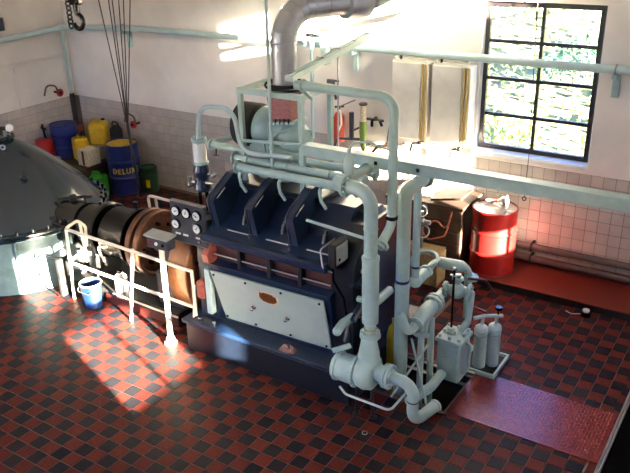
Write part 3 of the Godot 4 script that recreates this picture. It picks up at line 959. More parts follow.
	part("hoop", mb().ring(V(8.40, 1.12, 2.62), V(-0.1, 1, 0.3), 0.14, 0.02, 28, 8), M.pale, p3)
	# strainer and gate valve beneath them
	var st := thing("pipe_strainer", "pale flanged strainer slanting among the pipes above the pit", "strainer", V(8.7, 0.0, 3.05))
	part("body", mb().lathe([Vector2(0.045, 0), Vector2(0.07, 0.05), Vector2(0.085, 0.2), Vector2(0.075, 0.34), Vector2(0.05, 0.42), Vector2(0.05, 0.62)], V(8.68, 0.80, 3.38), V(0.02, 0.14, -1), 24, true), M.pale, st)
	part("flange", mb().flange(V(8.68, 0.80, 3.38), V(0.02, 0.14, -1), 0.09, 0.03, 8, 0.011), M.pale, st)
	part("flange", mb().flange(V(8.69, 0.855, 3.0), V(0.02, 0.14, -1), 0.1, 0.035, 8, 0.011), M.pale, st)
	part("flange", mb().flange(V(8.692, 0.862, 2.95), V(0.02, 0.14, -1), 0.1, 0.03, 8, 0.011), M.pale, st)
	part("elbow", mb().pipe([V(8.68, 0.80, 3.4), V(8.67, 0.78, 3.52), V(8.56, 0.95, 3.5)], 0.045, 0.06, 16), M.pale, st)
	part("basket_leg", mb().rod(V(8.69, 0.8, 3.22), V(8.69, 0.66, 3.26), 0.06, 18).disc(V(8.69, 0.64, 3.265), V(0, 1, -0.2), 0.08, 0.03, 20), M.pale, st)
	part("drain_pipe", mb().rod(V(8.69, 0.66, 3.26), V(8.69, -2.2, 3.26), 0.032, 16), M.pale, st)
	part("drain_pipe", mb().rod(V(8.72, 0.75, 3.1), V(8.72, -2.2, 3.02), 0.034, 16), M.pale, st)
	part("support_strut", mb().rod(V(8.66, 0.66, 3.42), V(8.9, -0.01, 3.52), 0.012, 8).rod(V(8.55, 0.05, 3.62), V(8.74, 0.5, 3.2), 0.012, 8), M.pale, st)
	var gv := thing("gate_valve", "pale gate valve with tall black spindle near the slim pipe", "valve", V(8.86, 0.55, 2.85))
	part("body", mb().rod(V(8.72, 0.93, 2.78), V(8.96, 0.93, 2.72), 0.055, 20).ball(V(8.84, 0.93, 2.75), 0.085, 18), M.pale, gv)
	part("flange", mb().flange(V(8.72, 0.93, 2.78), V(1, 0, -0.2), 0.085, 0.03, 8, 0.011), M.pale, gv)
	part("flange", mb().flange(V(8.96, 0.93, 2.72), V(1, 0, -0.2), 0.085, 0.03, 8, 0.011), M.pale, gv)
	part("bonnet", mb().rod(V(8.84, 0.98, 2.75), V(8.84, 1.12, 2.75), 0.03, 14).disc(V(8.84, 1.07, 2.75), V(0, 1, 0), 0.06, 0.03, 14), M.pale, gv)
	part("spindle", mb().rod(V(8.84, 0.56, 2.86), V(8.84, 1.22, 2.86), 0.012, 10), M.black, gv, "black spindle")
	part("spindle_head", mb().box(V(8.84, 1.23, 2.86), V(0.05, 0.03, 0.05), 0.01).rod(V(8.80, 1.15, 2.86), V(8.88, 1.15, 2.86), 0.012), M.chrome, gv)
	part("outlet", mb().pipe([V(8.94, 0.93, 2.72), V(8.98, 0.93, 2.71), V(8.97, 0.6, 2.74), V(8.92, 0.51, 2.82)], 0.034, 0.05, 16), M.pale, gv)
	part("drip_pipe", mb().pipe([V(8.9, 1.04, 2.64), V(9.06, 1.02, 2.56), V(9.12, 0.86, 2.46), V(9.12, 0.78, 2.46)], 0.014, 0.05, 10), M.oxide, gv, "rusty thin pipe")

func build_pump() -> void:
	var t := thing("water_pump", "pale centrifugal water pump on legs at the engine's corner", "pump", V(8.4, 0, 3.9))
	part("volute", mb().lathe([Vector2(0, -0.10), Vector2(0.12, -0.10), Vector2(0.165, -0.07), Vector2(0.18, 0.0), Vector2(0.165, 0.07), Vector2(0.12, 0.10), Vector2(0, 0.10)], V(8.44, 0.48, 3.9), V(1, 0, 0), 32, true), M.pale, t)
	part("outlet_neck", mb().lathe([Vector2(0.11, 0.5), Vector2(0.10, 0.68), Vector2(0.075, 0.82), Vector2(0.07, 0.86)], V(8.44, 0, 3.88), V(0, 1, 0), 24, true).flange(V(8.445, 0.865, 3.87), V(0, 1, 0), 0.1, 0.03, 8, 0.012), M.pale, t)
	part("bearing_bracket", mb().lathe([Vector2(0, -0.02), Vector2(0.12, -0.02), Vector2(0.135, 0.0), Vector2(0.14, 0.2), Vector2(0.15, 0.22), Vector2(0.15, 0.26)], V(8.10, 0.44, 3.9), V(1, 0, 0), 28), M.pale, t)
	part("bearing_cover", mb().flange(V(8.12, 0.44, 3.9), V(1, 0, 0), 0.15, 0.03, 10, 0.015), M.pale, t)
	part("suction_branch", mb().rod(V(8.5, 0.5, 3.9), V(8.66, 0.5, 3.9), 0.085, 20), M.pale, t)
	part("suction_flange", mb().flange(V(8.64, 0.5, 3.9), V(1, 0, 0), 0.12, 0.035, 8, 0.014), M.pale, t)
	part("split_flange", mb().flange(V(8.335, 0.46, 3.9), V(1, 0, 0), 0.175, 0.025, 12, 0.012), M.pale, t)
	part("lever", mb().bar(V(8.06, 0.6, 3.92), V(8.26, 0.72, 3.92), 0.03, 0.05, 0.006), M.pale, t)
	part("leg", mb().rod(V(8.52, 0, 3.94), V(8.5, 0.36, 3.93), 0.016, 10).disc(V(8.52, 0.008, 3.94), V(0, 1, 0), 0.04, 0.016, 14), M.blue_dark, t)
	part("leg", mb().rod(V(8.36, 0, 3.98), V(8.36, 0.36, 3.96), 0.016, 10).disc(V(8.36, 0.008, 3.98), V(0, 1, 0), 0.04, 0.016, 14), M.blue_dark, t)
	part("drain_pipe", mb().pipe([V(8.2, 0.3, 4.03), V(8.28, 0.25, 4.05), V(8.76, 0.24, 4.05), V(8.78, 0.27, 3.7)], 0.012, 0.06, 10), M.pale_bright, t)
	var p := thing("pump_suction_pipe", "pale elbowed pipe from the pump down to the floor", "pipe", V(8.92, 0, 3.85))
	part("tube", mb().pipe([V(8.66, 0.5, 3.9), V(8.92, 0.5, 3.9), V(8.92, 0.065, 3.9), V(9.0, 0.065, 3.52)], 0.056, 0.15, 22), M.pale, p)
	part("flange", mb().flange(V(8.68, 0.5, 3.9), V(1, 0, 0), 0.12, 0.03, 8, 0.014), M.pale, p)
	part("dark_band", mb().disc(V(8.92, 0.32, 3.9), V(0, 1, 0), 0.058, 0.014, 22, 0.002), M.blue_dark, p)
	part("end_collar", mb().disc(V(8.995, 0.065, 3.54), V(0.2, 0, -1), 0.064, 0.03, 22), M.pale, p)
	part("stay", mb().rod(V(8.92, 0.02, 3.62), V(9.12, 0.02, 3.56), 0.012, 8), M.black, p)
	var q := thing("engine_drain_pipe", "pale pipe with a rounded end beside the thick riser", "pipe", V(8.1, 0.8, 3.8))
	part("tube", mb().pipe([V(8.12, 0.84, 3.93), V(8.10, 0.85, 3.80), V(8.3, 1.0, 3.45), V(8.3, 1.0, 3.2)], 0.045, 0.06, 18), M.pale, q)
	part("cap", mb().ball(V(8.12, 0.84, 3.93), 0.046, 14), M.pale, q)
	var c := thing("gas_bottle", "yellow cylinder standing in the pit behind the risers", "cylinder", V(8.355, -2.2, 3.22))
	part("body", mb().lathe([Vector2(0, 0), Vector2(0.06, 0), Vector2(0.065, 0.02), Vector2(0.065, 2.7), Vector2(0.05, 2.78), Vector2(0.02, 2.83), Vector2(0, 2.83)], V(8.355, -2.2, 3.22), V(0, 1, 0), 20), M.yellow, c)
	part("valve", mb().rod(V(8.355, 0.62, 3.22), V(8.355, 0.7, 3.22), 0.014), M.brass, c)

func build_lube_unit() -> void:
	var t := thing("oil_pump_block", "square pale pump block with bolted top at the pit edge", "pump", V(8.9, 0, 2.88))
	part("support_rail", mb().span(V(8.2, -0.06, 2.78), V(9.16, 0.0, 2.83)), M.blue_dark, t)
	part("support_rail", mb().span(V(8.2, -0.06, 2.95), V(9.16, 0.0, 3.0)), M.blue_dark, t)
	part("body", mb().span(V(8.76, 0.0, 2.74), V(9.01, 0.46, 3.02), 0.02), M.pale, t)
	part("top_plate", mb().span(V(8.74, 0.46, 2.72), V(9.03, 0.5, 3.04), 0.008), M.pale, t)
	for x in [8.78, 8.885, 8.99]:
		for z in [2.76, 2.88, 3.0]:
			part("bolt", mb().disc(V(x, 0.515, z), V(0, 1, 0), 0.02, 0.04, 6), M.pale, t)
	part("spindle_gland", mb().disc(V(8.84, 0.53, 2.86), V(0, 1, 0), 0.04, 0.06, 14), M.pale, t)
	part("round_cover", mb().disc(V(8.87, 0.22, 3.025), V(0, 0, 1), 0.1, 0.03, 24).disc(V(8.87, 0.22, 3.045), V(0, 0, 1), 0.065, 0.03, 24), M.pale, t)
	part("side_loop", mb().pipe([V(9.0, 0.42, 2.86), V(9.06, 0.42, 2.86), V(9.06, 0.12, 2.9), V(9.0, 0.1, 2.94)], 0.018, 0.06, 12), M.pale, t)
	part("foot_pipe", mb().pipe([V(8.84, 0.1, 3.05), V(8.84, 0.09, 3.3), V(8.74, 0.06, 3.62)], 0.05, 0.1, 18), M.pale, t)
	var tr := thing("drip_tray", "flat dark tray with pale rim under the twin filters", "tray", V(9.07, 0, 2.52))
	part("pan", mb().span(V(8.9, 0.0, 2.3), V(9.28, 0.02, 2.73)), M.black_matt, tr)
	for q in [[8.88, 8.905, 2.28, 2.75], [9.27, 9.295, 2.28, 2.75]]:
		part("rim", mb().span(V(q[0], 0, q[2]), V(q[1], 0.055, q[3]), 0.004), M.pale, tr)
	for q in [[8.905, 9.27, 2.28, 2.305], [8.905, 9.27, 2.725, 2.75]]:
		part("rim", mb().span(V(q[0], 0, q[2]), V(q[1], 0.055, q[3]), 0.004), M.pale, tr)
	part("drain_line", mb().pipe([V(8.92, 0.05, 2.76), V(8.9, 0.05, 2.8), V(9.1, 0.05, 2.8)], 0.012, 0.03, 8), M.cream, tr)
	var names := ["left pale cylindrical oil filter of the pair on the tray", "right pale cylindrical oil filter of the pair on the tray"]
	for k in 2:
		var c := V(9.07 + k * 0.11, 0.02, 2.60 - k * 0.1)
		var f := thing("oil_filter", names[k], "filter", c, "twin oil filters on the tray")
		part("canister", mb().lathe([Vector2(0, 0), Vector2(0.062, 0), Vector2(0.067, 0.01), Vector2(0.067, 0.42), Vector2(0.072, 0.425), Vector2(0.072, 0.45), Vector2(0, 0.45)], c, V(0, 1, 0), 24), M.pale, f)
		part("cap", mb().lathe([Vector2(0.066, 0.45), Vector2(0.066, 0.475), Vector2(0.05, 0.49), Vector2(0.02, 0.495), Vector2(0.02, 0.515), Vector2(0, 0.515)], c, V(0, 1, 0), 24, true), M.pale_bright, f)
		part("clamp_band", mb().ring(c + V(0, 0.39, 0), V(0, 1, 0), 0.068, 0.006, 24, 6), M.chrome, f)
	var v := thing("filter_valve", "black hand wheel on rusty pipes above the twin filters", "valve", V(9.13, 0.56, 2.5))
	part("manifold", mb().pipe([V(9.0, 0.61, 2.66), V(9.08, 0.62, 2.58), V(9.24, 0.61, 2.46)], 0.02, 0.05, 12).rod(V(9.075, 0.53, 2.6), V(9.08, 0.62, 2.59), 0.016).rod(V(9.19, 0.53, 2.505), V(9.19, 0.62, 2.5), 0.016), M.pale, v)
	part("handle", mb().bar(V(8.94, 0.66, 2.52), V(9.1, 0.67, 2.58), 0.02, 0.02, 0.004), M.oxide, v)
	part("hand_wheel", mb().disc(V(9.2, 0.70, 2.49), V(0, 1, 0), 0.035, 0.04, 16).rod(V(9.2, 0.61, 2.49), V(9.2, 0.70, 2.49), 0.01), M.black, v)
	# chequer plate over the trench
	var pl := thing("chequer_plate", "red chequered steel floor plate beside the pit", "floor plate", V(9.79, 0, 3.09))
	part("sheet", mb().span(V(9.09, 0.001, 2.68), V(10.53, 0.009, 3.50), 0.003), M.tread, pl)
	var lo := mb()
	for i in 46:
		for j in 25:
			var x := 9.12 + i * 0.0302
			var z := 2.715 + j * 0.0312
			var an := 0.6 if (i + j) % 2 == 0 else -0.97
			var e := V(cos(an), 0, sin(an)) * 0.014
			var f := V(-sin(an), 0, cos(an)) * 0.0055
			var c := V(x, 0.0088, z)
			var tp := V(x, 0.0125, z)
			for w in [[e, f], [f, -e], [-e, -f], [-f, e]]:
				var nn: Vector3 = ((w[0] + w[1]).normalized() * 0.5 + Vector3.UP).normalized()
				lo.tri(c + w[0], c + w[1], tp, nn, nn, nn)
	part("lozenges", lo, M.tread, pl).set_meta("kind", "stuff")

# ---------------------------------------------------------------- shaft line and casing
func build_shaft_line() -> void:
	var ax := V(1, 0, 0)
	var t := thing("shaft_coupling", "black and bronze shaft coupling between the dome and flywheel", "coupling", V(4.7, 0, 3.2))
	part("bedplate", mb().span(V(3.75, 0.0, 2.75), V(5.7, 0.16, 3.6), 0.012), M.black_matt, t)
	part("shaft", mb().rod(V(3.5, 0.8, 3.2), V(5.86, 0.8, 3.2), 0.1, 24), M.steel, t)
	for x in [4.93, 5.06]:
		var rg := part("bronze_ring", mb().lathe([Vector2(0.1, 0.02), Vector2(0.36, 0.02), Vector2(0.38, 0.0), Vector2(0.41, 0.0), Vector2(0.42, 0.01), Vector2(0.42, 0.07), Vector2(0.41, 0.08), Vector2(0.38, 0.08), Vector2(0.36, 0.04), Vector2(0.1, 0.04)], V(x, 0.8, 3.2), ax, 48), M.bronze, t, "bronze coupling ring")
		if x > 5:
			for k in 8:
				var a := TAU * k / 8.0
				part("bolt", mb().disc(V(x + 0.06, 0.8 + cos(a) * 0.26, 3.2 + sin(a) * 0.26), ax, 0.025, 0.06, 8), M.black, rg)
	part("clutch_drum", mb().lathe([Vector2(0.1, 0), Vector2(0.3, 0.0), Vector2(0.33, 0.03), Vector2(0.33, 0.40), Vector2(0.38, 0.42), Vector2(0.38, 0.47), Vector2(0.1, 0.48)], V(4.35, 0.8, 3.2), ax, 44), M.black, t, "glossy black clutch drum")
	part("clutch_lug", mb().disc(V(4.68, 1.2, 3.12), V(0, 1, 0), 0.03, 0.08, 10), M.black, t)
	part("brake_disc", mb().lathe([Vector2(0.1, 0), Vector2(0.34, 0), Vector2(0.36, 0.02), Vector2(0.36, 0.08), Vector2(0.34, 0.1), Vector2(0.1, 0.1)], V(4.18, 0.8, 3.2), ax, 40), M.black, t)
	part("drive_sleeve", mb().lathe([Vector2(0.1, 0), Vector2(0.25, 0), Vector2(0.27, 0.02), Vector2(0.27, 0.3), Vector2(0.1, 0.32)], V(3.88, 0.8, 3.2), ax, 36), M.black, t)
	part("pedestal", mb().span(V(3.98, 0.16, 2.98), V(4.14, 0.62, 3.42), 0.02), M.black_matt, t)
	part("pedestal", mb().span(V(5.28, 0.16, 2.92), V(5.74, 0.6, 3.5), 0.03), M.panel, t)
	part("pillow_block", mb().span(V(5.3, 0.6, 3.0), V(5.7, 0.94, 3.4), 0.08), M.panel, t)
	part("kick_rail", mb().rod(V(4.62, 0.16, 3.62), V(5.75, 0.16, 3.66), 0.012, 8), M.cream, t)
	part("kick_board", mb().span(V(4.5, 0.0, 3.61), V(5.72, 0.13, 3.63)), M.oxide, t, "dark red kick board")
	part("oil_line", mb().pipe([V(4.4, 0.5, 3.5), V(4.36, 0.72, 3.54), V(4.62, 0.76, 3.5)], 0.012, 0.05, 8), M.cream, t)
	var bh := thing("bearing_housing", "black split bearing housing bolted against the dome", "bearing", V(3.68, 0, 3.2))
	part("pedestal", mb().span(V(3.5, 0.0, 2.95), V(3.86, 0.6, 3.45), 0.02), M.black_matt, bh)
	part("lower_half", mb().span(V(3.44, 0.6, 2.9), V(3.86, 0.82, 3.5), 0.02), M.black, bh)
	part("upper_half", mb().lathe([Vector2(0, 0), Vector2(0.25, 0), Vector2(0.26, 0.01), Vector2(0.26, 0.38), Vector2(0, 0.4)], V(3.46, 0.82, 3.2), ax, 32), M.black, bh)
	part("joint_flange", mb().span(V(3.42, 0.82, 2.86), V(3.88, 0.87, 3.54), 0.008), M.black, bh)
	for q in [[3.5, 3.5], [3.66, 3.5], [3.82, 3.5], [3.5, 2.9], [3.66, 2.9], [3.82, 2.9]]:
		part("stud", mb().disc(V(q[0], 0.9, q[1]), V(0, 1, 0), 0.025, 0.07, 6), M.black, bh)
	part("oil_cup", mb().disc(V(3.6, 1.11, 3.2), V(0, 1, 0), 0.05, 0.08, 12).rod(V(3.76, 1.06, 3.14), V(3.76, 1.16, 3.14), 0.02), M.black_matt, bh)
	part("cross_bar", mb().bar(V(3.42, 1.1, 3.3), V(3.8, 1.12, 3.05), 0.04, 0.03, 0.005), M.black_matt, bh)

func build_casing() -> void:
	var c := V(2.4, 0, 3.25)
	var t := thing("domed_casing", "huge dark teal domed machine casing at the left edge", "machine casing", c)
	var pr := []
	for i in 25:
		var r := 1.2 * (1.0 - i / 24.0)
		pr.append(Vector2(r, 0.82 + 0.97 * (1.0 - pow(r / 1.2, 1.45))))
	part("dome", mb().lathe(pr, c, V(0, 1, 0), 72, true), M.teal, t)
	part("joint_flange", mb().lathe([Vector2(1.1, 0.73), Vector2(1.26, 0.73), Vector2(1.275, 0.745), Vector2(1.275, 0.765), Vector2(1.265, 0.775), Vector2(1.275, 0.785), Vector2(1.275, 0.81), Vector2(1.26, 0.825), Vector2(1.15, 0.825)], c, V(0, 1, 0), 72), M.teal, t)
	for k in 40:
		var a := TAU * k / 40.0
		part("flange_bolt", mb().disc(c + V(cos(a) * 1.235, 0.845, sin(a) * 1.235), V(0, 1, 0), 0.022, 0.05, 6, 0.003), M.teal, t)
	part("lower_casing", mb().lathe([Vector2(1.16, 0.73), Vector2(1.17, 0.6), Vector2(1.2, 0.1), Vector2(1.24, 0.0)], c, V(0, 1, 0), 64, true), M.casing, t, "pale lower half of the casing")
	for k in 12:
		var a := TAU * (k + 0.28) / 12.0
		var d := V(cos(a), 0, sin(a))
		part("rib", mb().box(c + d * 1.2 + V(0, 0.36, 0), V(0.1, 0.72, 0.03), 0.004, Basis(d, Vector3.UP, d.cross(Vector3.UP))), M.casing, t)
	part("apex_ring", mb().flange(V(2.4, 1.80, 3.25), V(0, 1, 0), 0.16, 0.05, 10, 0.016), M.teal, t)
	part("apex_valve", mb().rod(V(2.38, 1.8, 3.26), V(2.38, 1.93, 3.26), 0.035).rod(V(2.3, 1.9, 3.3), V(2.44, 1.9, 3.2), 0.03), M.black, t)
	part("pressure_ball", mb().ball(V(2.46, 1.90, 3.16), 0.055, 18), M.glass_white, t, "white ball on the apex")
	part("eye_nut", mb().ring(V(2.62, 1.72, 3.42), V(0.5, 0, 0.8), 0.03, 0.01, 16, 6), M.steel, t)
	part("hatch", mb().disc(V(3.06, 1.415, 3.48), V(0.55, 0.8, 0.2), 0.05, 0.05, 18).ring(V(3.075, 1.45, 3.485), V(0.55, 0.8, 0.2), 0.03, 0.012, 16, 6), M.blue_dark, t)
	var s := thing("black_step_frame", "thin black bent-rod frame standing before the domed casing", "frame", V(3.75, 0, 3.75))
	part("rod", mb().pipe([V(3.56, 0.52, 3.86), V(3.62, 0.1, 3.86), V(3.82, 0.012, 3.84)], 0.012, 0.05, 8), M.black, s)
	part("rod", mb().pipe([V(3.56, 0.52, 3.86), V(3.86, 0.5, 3.7)], 0.012, 0.05, 8), M.black, s)
	part("shield", mb().span(V(3.84, 0.0, 3.62), V(3.9, 0.52, 3.82), 0.01), M.black_matt, s)

func build_instruments() -> void:
	var t := thing("gauge_panel", "dark grey panel with five round white gauges", "gauge panel", V(6.2, 1.26, 3.8))
	part("board", mb().span(V(5.97, 1.27, 3.78), V(6.46, 1.745, 3.82), 0.02), M.panel, t)
	part("bracket", mb().span(V(6.34, 1.36, 3.56), V(6.44, 1.42, 3.78)), M.blue_dark, t)
	part("bracket", mb().span(V(6.34, 1.50, 3.56), V(6.44, 1.58, 3.78)), M.blue_dark, t)
	part("rim", mb().span(V(5.98, 1.738, 3.775), V(6.45, 1.752, 3.832), 0.005), M.steel, t)
	for q in [[6.07, 1.64, 0.5], [6.215, 1.64, 1.2], [6.36, 1.635, 2.6], [6.055, 1.49, -0.4], [6.35, 1.49, 0.9]]:
		var g := part("gauge", mb().lathe([Vector2(0, 0), Vector2(0.056, 0), Vector2(0.06, 0.006), Vector2(0.06, 0.03), Vector2(0.052, 0.034), Vector2(0.05, 0.026), Vector2(0, 0.026)], V(q[0], q[1], 3.82), V(0, 0, 1), 28), M.black, t)
		var di := mb().disc(V(q[0], q[1], 3.847), V(0, 0, 1), 0.047, 0.004, 28, 0.001)
		part("dial", di, M.dial, g)
		var d := V(cos(q[2]), sin(q[2]), 0)
		part("needle", mb().bar(V(q[0], q[1], 3.851) - d * 0.012, V(q[0], q[1], 3.851) + d * 0.034, 0.002, 0.006).disc(V(q[0], q[1], 3.851), V(0, 0, 1), 0.008, 0.004, 10, 0.001), M.black_matt, g)
	for q in [6.06, 6.17, 6.345]:
		part("name_plate", mb().box(V(q, 1.375, 3.823), V(0.07, 0.022, 0.006), 0.002), M.dial, t)
	part("switch", mb().disc(V(6.36, 1.33, 3.83), V(0, 0, 1), 0.018, 0.03, 12), M.chrome, t)
	# governor with its sight glass
	var g2 := thing("governor", "blue governor topped by a white cylinder and curved pipe", "governor", V(6.17, 1.55, 3.5))
	part("bracket", mb().span(V(6.1, 1.5, 3.36), V(6.26, 1.56, 3.6), 0.01), M.blue_dark, g2)
	for x in [6.13, 6.23]:
		part("leg", mb().rod(V(x, 1.56, 3.5), V(x, 1.80, 3.5), 0.022, 12), M.black, g2)
	part("body", mb().lathe([Vector2(0, 0), Vector2(0.09, 0), Vector2(0.1, 0.03), Vector2(0.085, 0.08), Vector2(0.07, 0.12), Vector2(0.09, 0.16), Vector2(0.09, 0.22), Vector2(0.07, 0.30), Vector2(0, 0.30)], V(6.18, 1.79, 3.5), V(0, 1, 0), 24), M.blue, g2)
	part("linkage", mb().rod(V(6.02, 1.86, 3.52), V(6.36, 1.90, 3.52), 0.016).rod(V(6.02, 1.82, 3.52), V(6.02, 1.92, 3.52), 0.03).ball(V(6.34, 1.98, 3.5), 0.035, 12).rod(V(6.2, 1.98, 3.5), V(6.4, 2.0, 3.5), 0.012), M.steel, g2)
	part("arm", mb().bar(V(5.96, 1.80, 3.5), V(6.12, 1.86, 3.5), 0.03, 0.05, 0.006), M.blue_dark, g2)
	part("lower_clamp", mb().disc(V(6.18, 2.10, 3.5), V(0, 1, 0), 0.085, 0.03, 24), M.pale, g2)
	part("sight_cylinder", mb().lathe([Vector2(0, 0), Vector2(0.072, 0), Vector2(0.072, 0.21), Vector2(0, 0.21)], V(6.18, 2.115, 3.5), V(0, 1, 0), 28), M.glass_white, g2, "glossy white cylinder")
	part("upper_clamp", mb().flange(V(6.18, 2.345, 3.5), V(0, 1, 0), 0.085, 0.04, 6, 0.012), M.pale, g2)
	part("pipe", mb().pipe([V(6.18, 2.36, 3.5), V(6.19, 2.70, 3.47), V(6.62, 2.72, 3.44), V(6.68, 2.26, 3.42), V(7.26, 2.28, 3.36)], 0.024, 0.16, 14), M.pale_bright, g2)
	# desk-shaped switch box on a pole
	var b := thing("switch_box", "grey desk-shaped switch box on a white pole", "switch box", V(5.88, 0, 3.94))
	part("foot", mb().disc(V(5.88, 0.012, 3.94), V(0, 1, 0), 0.075, 0.024, 20).disc(V(5.88, 0.05, 3.94), V(0, 1, 0), 0.05, 0.06, 18), M.cream, b)
	part("pole", mb().rod(V(5.88, 0.02, 3.94), V(5.9, 1.24, 3.94), 0.03, 18), M.cream, b)
	part("box", mb().span(V(5.74, 1.215, 3.87), V(6.05, 1.345, 4.0), 0.008), M.panel, b)
	part("lid", mb().box(V(5.895, 1.358, 3.935), V(0.35, 0.02, 0.16), 0.005, Basis(V(1, 0, 0), 0.12)), M.grey_box, b)
	for k in 3:
		part("button", mb().disc(V(5.80 + k * 0.095, 1.28, 4.005), V(0, 0, 1), 0.02, 0.02, 14), [M.red, M.dial, M.black][k], b)

func build_handrails() -> void:
	var t := thing("handrail", "white tubular handrail in front of the black coupling", "handrail", V(5.1, 0, 3.82))
	var r := 0.019
	part("top_rail", mb().pipe([V(6.2, 0.95, 3.82), V(4.16, 1.02, 3.82), V(4.16, 1.06, 3.62), V(4.24, 0.98, 3.58), V(4.24, 0.72, 3.6)], r, 0.05, 12), M.cream, t)
	part("middle_rail", mb().pipe([V(6.2, 0.50, 3.82), V(4.1, 0.55, 3.8), V(4.12, 0.6, 3.6), V(4.24, 0.6, 3.56)], r, 0.05, 12), M.cream, t)
	part("post", mb().rod(V(4.06, 0, 3.78), V(4.18, 1.02, 3.82), r, 12), M.cream, t)
	part("post", mb().rod(V(4.2, 0.5, 3.6), V(4.2, 1.05, 3.62), r, 12), M.cream, t)
	part("post", mb().rod(V(5.1, 0, 3.8), V(5.3, 0.98, 3.82), r, 12), M.cream, t)
	part("post", mb().rod(V(6.2, 0.40, 3.82), V(6.2, 0.96, 3.82), r, 12), M.cream, t)
	part("coupling_ball", mb().ball(V(5.3, 0.985, 3.82), 0.03, 12), M.cream, t)
	var f := thing("handrail", "short white handrail behind the bronze coupling rings", "handrail", V(4.8, 0, 2.5))
	part("top_rail", mb().pipe([V(4.34, 0, 2.5), V(4.26, 1.04, 2.5), V(5.6, 1.03, 2.5), V(5.6, 0, 2.5)], r, 0.06, 12), M.cream, f)
	part("post", mb().rod(V(4.45, 0, 2.5), V(4.40, 1.04, 2.5), r, 12), M.cream, f)

# ---------------------------------------------------------------- things along the back wall
func drum(called: String, label: String, c: Vector3, r: float, h: float, body: Material, lid: Material, group := "") -> Node3D:
	var t := thing(called, label, "drum", c, group)
	var pr := [Vector2(0, 0.01), Vector2(r - 0.01, 0.01), Vector2(r, 0.0), Vector2(r + 0.006, 0.012), Vector2(r, 0.03)]
	for k in 2:
		var y := h * (0.335 + 0.33 * k)
		pr += [Vector2(r, y - 0.025), Vector2(r + 0.012, y - 0.01), Vector2(r + 0.012, y + 0.01), Vector2(r, y + 0.025)]
	pr += [Vector2(r, h - 0.03), Vector2(r + 0.006, h - 0.012), Vector2(r, h), Vector2(r - 0.012, h), Vector2(r - 0.016, h - 0.02)]
	part("shell", mb().lathe(pr, c, V(0, 1, 0), 44), body, t)
	part("top", mb().disc(c + V(0, h - 0.022, 0), V(0, 1, 0), r - 0.012, 0.01, 40), lid, t)
	part("bung", mb().disc(c + V(r * 0.6, h - 0.01, 0.05), V(0, 1, 0), 0.035, 0.02, 14), lid, t)
	return t

func jerrycan(called: String, label: String, c: Vector3, w: float, h: float, d: float, m: Material, turn := 0.0, group := "") -> Node3D:
	var t := thing(called, label, "canister", c, group)
	var b := Basis(Vector3.UP, turn)
	part("body", mb().box(c + V(0, h * 0.45, 0), V(w, h * 0.9, d), 0.03, b), m, t)
	part("neck", mb().rod(c + b * V(w * 0.3, h * 0.88, 0), c + b * V(w * 0.32, h, 0), 0.03, 14), m, t)
	part("cap", mb().disc(c + b * V(w * 0.32, h * 1.01, 0), V(0, 1, 0), 0.036, 0.03, 14), M.black, t)
	part("handle", mb().pipe([c + b * V(-w * 0.38, h * 0.88, 0), c + b * V(-w * 0.36, h * 1.0, 0), c + b * V(w * 0.1, h * 1.0, 0), c + b * V(w * 0.12, h * 0.88, 0)], 0.016, 0.04, 10), m, t)
	return t

func curved_text(txt: String, size: float, depth: float, c: Vector3, r: float, mid: float, y: float) -> MB:
	var tm := TextMesh.new()
	tm.text = txt
	var sf := SystemFont.new()
	sf.font_names = PackedStringArray(["Droid Sans"])
	sf.font_weight = 800
	tm.font = sf
	tm.font_size = 64
	tm.pixel_size = size / 64.0
	tm.depth = depth
	tm.curve_step = 2.0
	var arr := tm.get_mesh_arrays()
	var vs: PackedVector3Array = arr[Mesh.ARRAY_VERTEX]
	var ns: PackedVector3Array = arr[Mesh.ARRAY_NORMAL]
	var idx = arr[Mesh.ARRAY_INDEX]
	var o := mb()
	var order := PackedInt32Array()
	if idx != null and idx.size() > 0: order = idx
	else:
		for i in vs.size(): order.append(i)
	for i in range(0, order.size(), 3):
		var p: Array[Vector3] = []
		var q: Array[Vector3] = []
		for k in 3:
			var v := vs[order[i + k]]
			var a := mid + v.x / r
			var rad := V(sin(a), 0, cos(a))
			p.append(c + rad * (r + v.z) + V(0, y + v.y, 0))
			var nv := ns[order[i + k]]
			q.append((rad * nv.z + V(cos(a), 0, -sin(a)) * nv.x + V(0, nv.y, 0)).normalized())
		o.tri(p[0], p[1], p[2], q[0], q[1], q[2])
	return o

